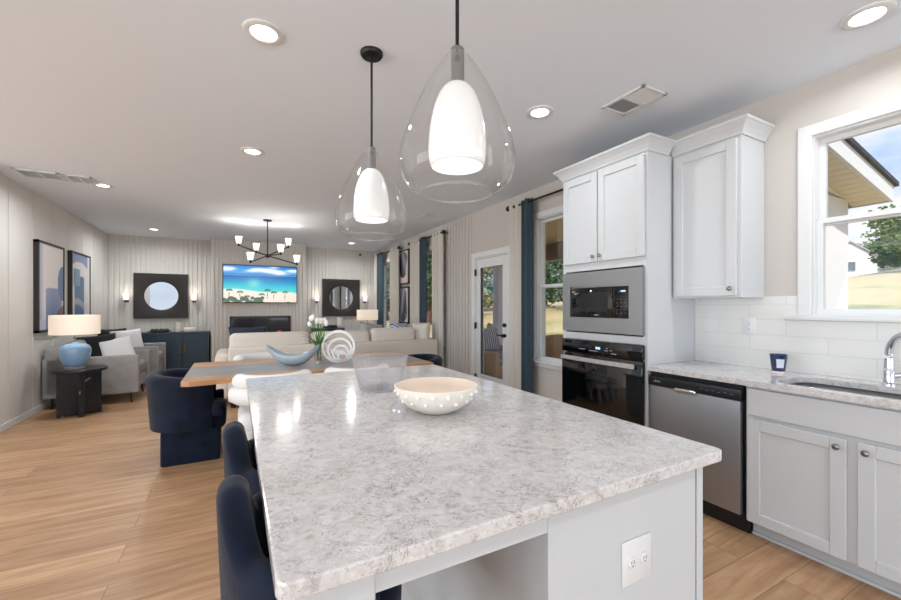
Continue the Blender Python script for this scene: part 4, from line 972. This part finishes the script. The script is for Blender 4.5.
def tray_beads(loc, lab):
    t = thing('bead_tray', lab, 'decor', loc); b = BM(); lathe(b, [(0, 0), (.12, 0), (.20, .025), (.197, .03), (.118, .008), (0, .008)], n=36); part(t, 'tray', b, BLACK)
    for k in range(9):
        a = 2 * PI * k / 9; b = BM(); sphere(b, (.095 * math.cos(a) * 1.3, .08 * math.sin(a), .042), .033, n=12); part(t, 'bead', b, mat('dark_beads', (58, 58, 64), .35))
    return t
tray_beads((-1.33, 9.85, .811), 'dark tray of round beads on the left sideboard')
b = BM(); lathe(b, [(0, 0), (.05, 0), (.058, .02), (.055, .10), (.062, .19), (.058, .195), (.05, .10), (.052, .02), (0, .012)], n=32)
single('white_vase', b, CERW, 'white cylinder vase on the left sideboard', 'vase', (-1.02, 9.85, .811), local=True)
b = BM(); box(b, -.10, .10, -.07, .07, 0, .09, .01, 2); single('decor_box', b, CERW, 'low white box at the right of the left sideboard', 'box', (-.82, 9.86, .811), local=True)
tray_beads((2.02, 9.84, .811), 'dark tray of round beads on the right sideboard')
b = BM(); lathe(b, [(0, 0), (.05, 0), (.06, .02), (.058, .14), (.066, .25), (.062, .255), (.052, .14), (.052, .02), (0, .012)], n=32)
single('white_vase', b, CERW, 'white cylinder vase on the right sideboard', 'vase', (2.24, 9.84, .811), local=True)

# ------------------------------------------------------------------ chandelier
dep, rt = Vector((.474, .8804, 0)), Vector((.8804, -.474, 0))
CH = Vector((.47, 7.2, CEIL)); L = tuple(CH)
t = thing('chandelier', 'black six-arm chandelier with white glass shades over the living room', 'chandelier', L)
b = BM(); lathe(b, [(0, 0), (.065, 0), (.065, -.018), (.02, -.022), (0, -.022)], n=32); part(t, 'canopy', b, BLACK)
b = BM(); cyl(b, (0, 0, -.02), (0, 0, -.585), .009); part(t, 'rod', b, BLACK)
b = BM(); lathe(b, [(0, -.62), (.02, -.62), (.03, -.60), (.03, -.57), (.015, -.555), (0, -.555)], n=24); part(t, 'hub', b, BLACK)
ends = [(-.50, 0.05, 2.345), (.50, -.05, 2.02), (-.057, -.45, 2.012), (.16, .45, 2.374), (-.33, .30, 2.266), (.345, -.30, 2.154)]
for r_, d_, z_ in ends:
    e_ = rt * r_ + dep * d_ + Vector((0, 0, z_ - CEIL)); h_ = Vector((0, 0, -.585)); b = BM(); cyl(b, h_, e_, .0095, n=10); sphere(b, e_, .017, n=12); cyl(b, e_, e_ + Vector((0, 0, .03)), .013, n=12)
    a_ = part(t, 'arm', b, BLACK)
    b = BM(); lathe(b, [(0, .03), (.036, .03), (.056, .145), (.053, .145), (.033, .034), (0, .034)], tuple(e_), 24); part(a_, 'glass_shade', b, BULB)
    l = bpy.data.lights.new('chandelier_lamp', 'POINT'); l.energy = 1.8; l.shadow_soft_size = .03; l.color = (1, .95, .88); lo = bpy.data.objects.new('chandelier_lamp', l); COL.objects.link(lo); lo.location = CH + e_ + Vector((0, 0, .17))

# ------------------------------------------------------------------ pictures on the walls
def blend(a, b, t): t = max(0, min(1, t)); return tuple(a[i] + (b[i] - a[i]) * t for i in range(3))
def art_a(u, v):
    c = blend((226, 216, 210), (234, 226, 222), v)
    c = blend(c, (150, 156, 186), max(0, 1 - u / .20) * .9)
    if .25 < u < .92 and v < .50 - .05 * abs(u - .55): c = blend((96, 120, 160), (150, 152, 178), v * 2 + .15 * math.sin(8 * u))
    if u > .70 and v < .20 + .3 * (u - .70): c = blend(c, (104, 84, 88), .8)
    if math.hypot((u - .97) / .22, (v - .56) / .22) < 1: c = blend((92, 112, 150), (130, 146, 176), v)
    if u < .25 and v < .12: c = (196, 196, 208)
    return c
def art_b(u, v):
    c = blend((206, 202, 206), (224, 218, 214), v)
    if v > .84 + .06 * math.sin(4 * u): c = (136, 148, 182)
    if .12 < u < .66 and v < .70 - 1.2 * max(0, abs(u - .42) - .18) ** 1.2: c = blend((76, 106, 144), (96, 120, 148), v)
    if .08 < u < .42 and .55 < v < .80: c = blend((110, 140, 158), (140, 158, 176), u * 2)
    if abs(v - .30 - .04 * math.sin(6 * u)) < .045: c = blend(c, (214, 190, 186), .6)
    if u > .85: c = (218, 212, 208)
    return c
def art_c(u, v):
    c = (212, 196, 186)
    if math.hypot((u - .52) / .40, (v - .60) / .36) < 1 + .2 * math.sin(9 * v): c = blend((36, 38, 46), (120, 122, 136), .5 + .5 * math.sin(7 * u + 5 * v))
    return c
def art_d(u, v):
    c = (206, 196, 190)
    if math.hypot((u - .55) / .36, (v - .48) / .48) < 1 + .15 * math.sin(8 * v): c = blend((40, 44, 56), (140, 144, 160), .5 + .5 * math.sin(9 * u - 4 * v))
    return c
def picture(y, z, w, h, fn, side, lab, fm):
    x = XL + .013 if side > 0 else XW - .015; L = (x, y, z - h / 2); t = thing('framed_picture', lab, 'picture', L)
    b = BM(); f = .03; xa, xb = (x, x + .05) if side > 0 else (x - .05, x)
    for a in ((y - w / 2, y + w / 2, z - h / 2, z - h / 2 + f), (y - w / 2, y + w / 2, z + h / 2 - f, z + h / 2), (y - w / 2, y - w / 2 + f, z - h / 2, z + h / 2), (y + w / 2 - f, y + w / 2, z - h / 2, z + h / 2)): box(b, xa, xb, *a)
    box(b, xa, xa + .02 if side > 0 else xb, y - w / 2 + f, y + w / 2 - f, z - h / 2 + f, z + h / 2 - f) if side > 0 else box(b, xb - .02, xb, y - w / 2 + f, y + w / 2 - f, z - h / 2 + f, z + h / 2 - f)
    part(t, 'frame', b, fm, L, smooth=False)
    part(t, 'canvas', canvas(x + side * .042, y, z, w - 2 * f, h - 2 * f, fn, '+X' if side > 0 else '-X', 60, 80), ART, L, smooth=False)
picture(7.20, 1.585, .86, 1.16, art_a, 1, 'abstract blue-grey picture, nearer one on the left wall', DARKFRAME)
picture(8.36, 1.59, .88, 1.16, art_b, 1, 'abstract blue figure picture, farther one on the left wall', DARKFRAME)
picture(7.93, 2.155, .66, .72, art_c, -1, 'black and blush abstract picture, upper one between the drapes', DARKFRAME)
picture(7.93, 1.36, .66, .76, art_d, -1, 'black and blush abstract picture, lower one between the drapes', DARKFRAME)

# ------------------------------------------------------------------ drapes and rods
DX = 3.06
def sheet(ya, yb, zt, zb, ph, n=36, amp=.032, waves=4.0):
    bm = BM(); th = .004; rows = []
    for i in range(n + 1):
        f = i / n; y = ya + (yb - ya) * f; x = DX + amp * math.sin(ph + 2 * PI * waves * f)
        rows.append([bm.verts.new((x + s * th, y, z)) for s, z in ((-1, zb), (-1, zt), (1, zt), (1, zb))])
    for a_, c_ in zip(rows[:-1], rows[1:]):
        for k in range(4): bm.faces.new((a_[k], a_[(k + 1) % 4], c_[(k + 1) % 4], c_[k]))
    bm.faces.new(rows[0][::-1]); bm.faces.new(rows[-1]); return bm
def drape(lab, y_beige, y_navy=None, zt=2.615):
    ys = list(y_beige) + (list(y_navy) if y_navy else []); L = (DX, sum(ys) / len(ys), .02)
    t = thing('drape', lab, 'curtain', L)
    part(t, 'beige_panel', sheet(*y_beige, zt, .02, .3, waves=max(2, round((y_beige[1] - y_beige[0]) / .11))), DRAPE, L, ang=80)
    if y_navy: part(t, 'navy_band', sheet(*y_navy, zt, .02, .3, waves=1.5), NAVYB, L, label='dark blue leading edge', ang=80)
    b = BM(); yy = [y_beige[0] + (y_beige[1] - y_beige[0]) * k / 3 for k in range(4)] + ([sum(y_navy) / 2] if y_navy else [])
    for y in yy: lathe_ = BM(); lathe(lathe_, [(.020 + .004 * math.cos(2 * PI * k / 8), .004 * math.sin(2 * PI * k / 8)) for k in range(8)], n=20, close=True); merge(b, lathe_, Matrix.Translation((DX, y, 2.575)) @ Matrix.Rotation(R(90), 4, 'X'))
    part(t, 'grommets', b, NICKEL, L); return t
def rod(y0, y1, lab):
    L = (DX, (y0 + y1) / 2, 2.575); t = thing('curtain_rod', lab, 'curtain rod', L, group='black curtain rods')
    b = BM(); cyl(b, (DX, y0, 2.575), (DX, y1, 2.575), .0125, n=14); part(t, 'rod', b, BLACK, L)
    for y in (y0, y1): b = BM(); sphere(b, (DX, y, 2.575), .034, (1, 1.1, 1), 16); part(t, 'finial', b, BLACK, L)
    for y in (y0 + .07, y1 - .07): b = BM(); cyl(b, (DX, y, 2.575), (XW, y, 2.575), .008, n=10); cyl(b, (XW - .012, y, 2.575), (XW, y, 2.575), .026, n=16); part(t, 'bracket', b, BLACK, L)
rod(2.76, 4.13, 'black curtain rod over the window between oven cabinet and garden door')
rod(5.92, 7.40, 'black curtain rod over the window behind the sofa end'); rod(7.98, 9.66, 'black curtain rod over the window nearest the far wall')
drape('beige drape with dark blue edge beside the garden door', (3.855, 4.09), (3.672, 3.852))
drape('beige drape at the right side of the sofa-end window', (5.97, 6.33))
drape('beige drape with dark blue edge left of the sofa-end window', (6.885, 7.33), (6.64, 6.882))
drape('beige drape right of the window nearest the far wall', (8.03, 8.48))
drape('beige drape with dark blue edge in the far right corner', (9.45, 9.62), (9.03, 9.447))

# ------------------------------------------------------------------ outside: ground, porch, garden
def gz(x, y):
    s_ = .10 if y < 14 else .10 - .05 * min(1, (y - 14) / 20)
    return -.16 + (s_ * (x - 7) if x > 7 else 0) + .12 * math.sin(x * .21) * math.sin(y * .17)
b = BM(); n = 60; g = {}
for i in range(n + 1):
    for j in range(n + 1):
        x = -70 + 190 * (i / n) ** 1.0; y = -80 + 200 * j / n; z = gz(x, y)
        if -7 < x < 8: z = -.16
        g[i, j] = b.verts.new((x, y, z - (.1 if -7 < x < 8 else 0)))
for i in range(n):
    for j in range(n): b.faces.new((g[i, j], g[i + 1, j], g[i + 1, j + 1], g[i, j + 1]))
struct('ground', b, LAWN, 'dry grassy yard with bare orange earth outside', 'ground')
PX0, PX1, PY0, PY1 = XW + .15, 5.94, 1.80, 6.75
b = BM(); box(b, PX0, PX1 + .1, PY0, PY1, -.4, -.02); struct('porch_floor', b, CONC, 'concrete porch slab outside the garden door', 'porch', smooth=False)
b = BM(); box(b, PX0, PX1 - .02, PY0 + .10, PY1, 2.62, 2.66); struct('porch_ceiling', b, PORCH, 'tan porch ceiling outside the dining window', 'porch', smooth=False)
b = BM(); box(b, PX1 - .24, PX1, PY0, PY1, 2.28, 2.62); box(b, PX0, PX1 - .24, PY1 - .22, PY1, 2.28, 2.62); struct('porch_beam', b, mat('beam_taupe', (160, 140, 124), .8), 'taupe beam along the open sides of the porch', 'porch', smooth=False)
for k, yy in enumerate((3.6, 5.6)):
    b = BM(); lathe(b, [(0, 0), (.09, 0), (.09, -.012), (.06, -.016), (0, -.016)], n=28)
    single('porch_light', b, mat('porch_lamp', (150, 120, 92), .6), ('round recessed porch light nearer the house windows', 'round recessed porch light farther along the porch')[k], 'ceiling light', (4.6, yy, 2.62), local=True)
b = BM(); box(b, 5.24, PX1, PY0, PY0 + .25, -.02, 2.15); struct('porch_pier', b, SIDING, 'broad white pier at the porch corner outside the kitchen window', 'porch', smooth=False)
for k, (xx, yy) in enumerate(((4.68, PY1 - .12), (PX1 - .12, 4.35))):
    b = BM(); box(b, xx - .09, xx + .09, yy - .09, yy + .09, -.02, 2.28, .006, 1); box(b, xx - .12, xx + .12, yy - .12, yy + .12, -.02, .12, .006, 1); box(b, xx - .12, xx + .12, yy - .12, yy + .12, 2.2, 2.28, .006, 1)
    single('porch_column', b, mat('lavender_white', (214, 214, 228), .6), ('square white porch column seen through the garden door', 'square white porch column seen through the dining window')[k], 'column', (xx, yy, -.02))
# shed roof of the porch: rake edge at y 1.5 falling away from the house
def roof_z(x): return 3.10 - .185 * (x - 3.33)
xe = 6.12; b = BM()
prism(b, [(PX0, roof_z(PX0) + .03), (xe + .05, roof_z(xe + .05) + .03), (xe + .05, roof_z(xe + .05) + .075), (PX0, roof_z(PX0) + .075)], 1.47, PY1 + .3, 'Y')
rf = struct('porch_roof', b, SHINGLE, 'dark shingled porch roof sloping away outside the kitchen window', 'roof', smooth=False)
b = BM(); prism(b, [(PX0, roof_z(PX0) - .14), (xe, roof_z(xe) - .14), (xe, roof_z(xe) + .03), (PX0, roof_z(PX0) + .03)], 1.50, 1.53, 'Y'); box(b, xe, xe + .02, 1.5, PY1 + .3, roof_z(xe) - .14, roof_z(xe) + .03); struct('fascia', b, SIDING, '', parent=rf, smooth=False)
b = BM(); nb = 22
for k in range(nb):
    xa = PX0 + (xe - PX0) * k / nb; xb = PX0 + (xe - PX0) * (k + 1) / nb - .012
    prism(b, [(xa, roof_z(xa) - .13), (xb, roof_z(xb) - .13), (xb, roof_z(xb) - .118), (xa, roof_z(xa) - .118)], 1.53, PY0 + .02, 'Y')
prism(b, [(PX0, roof_z(PX0) - .117), (xe, roof_z(xe) - .117), (xe, roof_z(xe) - .10), (PX0, roof_z(PX0) - .10)], 1.53, PY0 + .02, 'Y')
struct('soffit', b, SOFFIT, '', parent=rf, smooth=False)
b = BM(); prism(b, [(PX0, 2.67), (PX1, 2.50), (PX1, roof_z(PX1) - .10), (PX0, roof_z(PX0) - .10)], PY0, PY0 + .09, 'Y'); box(b, PX0, PX1, PY0 + .0, PY0 + .09, 2.15, 2.50); struct('frieze', b, SIDING, '', parent=rf, smooth=False)

# porch furniture
LW = (3.92, 5.72, -.02)
t = thing('wicker_loveseat', 'tan wicker loveseat on the porch seen through the door glass', 'outdoor seat', LW, R(20))
b = BM(); box(b, -.32, .55, -.34, .34, .08, .40, .04, 3); part(t, 'seat_base', b, WICKER)
b = BM(); box(b, -.32, .55, .26, .38, .08, .86, .04, 3); part(t, 'backrest', b, WICKER)
for s in (-.38, .55): b = BM(); box(b, s, s + .12, -.34, .36, .02, .62, .04, 3); part(t, 'arm', b, WICKER)
b = BM(); box(b, -.25, .54, -.36, .24, .40, .53, .05, 3); part(t, 'seat_cushion', b, CUSHSTRIPE)
cushion((3.86, 5.76, .76), .46, .42, .14, R(75), R(8), CUSHSTRIPE, 'blue striped cushion on the porch loveseat')
cushion((4.02, 5.90, .84), .42, .40, .14, R(75), R(20), CUSHGREY, 'grey cushion behind the striped one on the porch', ry=R(30))
LW2 = (4.72, 5.15, -.02)
t = thing('wicker_chair', 'brown wicker lounge chair on the porch seen through the dining window', 'outdoor seat', LW2, R(200))
b = BM(); shell(b, .40, .09, 70, 290, .86, .10, 1, 1, drop=.25); part(t, 'backrest', b, WICKER, ang=60)
b = BM(); lathe(b, [(0, .10), (.34, .10), (.36, .14), (.36, .38), (.30, .44), (0, .45)], n=32); part(t, 'seat', b, WICKER)
for sx in (-.24, .24):
    for sy in (-.24, .24): b = BM(); cyl(b, (sx, sy, .0), (sx, sy, .12), .025, n=10); part(t, 'leg', b, BARK)

# garden trees, each its own object
def leaf_mesh(rx, rz, nleaf, size, seed):
    rnd = random.Random(seed); bm = BM(); cl = [(rnd.uniform(-.62, .62) * rx, rnd.uniform(-.62, .62) * rx, rnd.uniform(-.6, .8) * rz, rnd.uniform(.3, .55)) for _ in range(20)]
    for k in range(nleaf):
        c = cl[k % len(cl)]; d = Vector((rnd.gauss(0, 1), rnd.gauss(0, 1), rnd.gauss(0, 1))).normalized() * (rnd.random() ** .4)
        p = Vector((c[0] + d.x * rx * c[3], c[1] + d.y * rx * c[3], c[2] + d.z * rz * c[3] * .8))
        q = Vector((rnd.gauss(0, 1), rnd.gauss(0, 1), rnd.gauss(0, 1))).normalized().to_track_quat('Z', 'Y'); s = size * rnd.uniform(.6, 1.3)
        bm.faces.new([bm.verts.new(p + q @ Vector(v)) for v in ((-s, -s * .5, 0), (s, -s * .5, 0), (s * .6, s * .6, s * .2), (-s * .6, s * .6, 0))])
    return bm
def tree(kind, leafm, rx, rz, hc, seed, lab, loc):
    t = thing('garden_tree', lab, 'tree', loc, 0, 'trees beyond the yard')
    b = BM(); tube(b, [(0, 0, -.3), (.08, .03, hc * .4), (-.05, .06, hc * .8), (.0, 0, hc + rz * .4)], [.22, .18, .13, .05], 10)
    for k in range(5):
        a = 2 * PI * k / 5 + seed; tube(b, [(0, 0, hc * (.55 + .07 * k)), (rx * .35 * math.cos(a), rx * .35 * math.sin(a), hc * .9 + .1 * k), (rx * .6 * math.cos(a), rx * .6 * math.sin(a), hc + rz * .3)], [.08, .06, .02], 6)
    part(t, 'trunk', b, BARK)
    b = leaf_mesh(rx, rz, 3800, .17, seed); bmesh.ops.translate(b, vec=(0, 0, hc), verts=b.verts); part(t, 'crown', b, leafm, smooth=False)
    return t
kinds = [('broad green tree beyond the yard', LEAF1, 3.2, 3.0, 3.0), ('pale sparse tree beyond the yard', LEAF2, 2.6, 3.2, 3.2), ('dark green tree beyond the yard', LEAF3, 3.0, 3.6, 3.3)]
protos = []
random.seed(21)
spots = []
for k in range(4): spots.append((52 + 6 * random.random(), -6 + 6.2 * k))
for k in range(4): spots.append((64 + 6 * (k % 2), 2 + 4.2 * k))
for k in range(3): spots.append((104, 20 + 7 * k))
for k in range(9): spots.append((21 + 3.2 * k % 7 + 6 * random.random(), 22 + 3.4 * k))
for k in range(5): spots.append((11 + 4 * random.random(), 24 + 5 * k))
for k, (x, y) in enumerate(spots):
    kd = k % 3; z = gz(x, y) - .1
    if kd >= len(protos): protos.append(tree('garden_tree', kinds[kd][1], *kinds[kd][2:], 30 + kd, kinds[kd][0], (x, y, z)))
    else:
        o = dup(protos[kd], (x, y, z), random.uniform(0, 6)); s_ = random.uniform(.8, 1.15); o.scale = (s_, s_, s_)
for o in COL.objects:
    if o.name.startswith('garden_tree') and o.type == 'EMPTY':
        o['group'] = {'b': 'broad green trees', 'p': 'pale sparse trees', 'd': 'dark green trees'}[o['label'][0]] + ' beyond the yard'
# neighbour's house far up the slope
LH = (80, 24.0, gz(80, 24) - .4)
t = thing('neighbour_house', 'small white gabled house far up the grassy slope', 'house', LH, R(17))
b = BM(); prism(b, [(-2.6, 0), (2.6, 0), (2.6, 3.2), (0, 5.4), (-2.6, 3.2)], -3, 3, 'X'); part(t, 'wall', b, SIDING, smooth=False)
b = BM()
for s in (-1, 1): prism(b, [(s * 3.0, 2.95), (0, 5.45), (0, 5.65), (s * 3.0, 3.15)], -3.3, 3.3, 'X')
part(t, 'roof', b, mat('pale_roof', (170, 172, 178), .8), smooth=False)
b = BM(); box(b, -3.06, -3.0, -.5, .5, 1.2, 2.6); part(t, 'window', b, mat('dim_window', (110, 120, 130), .2), smooth=False)
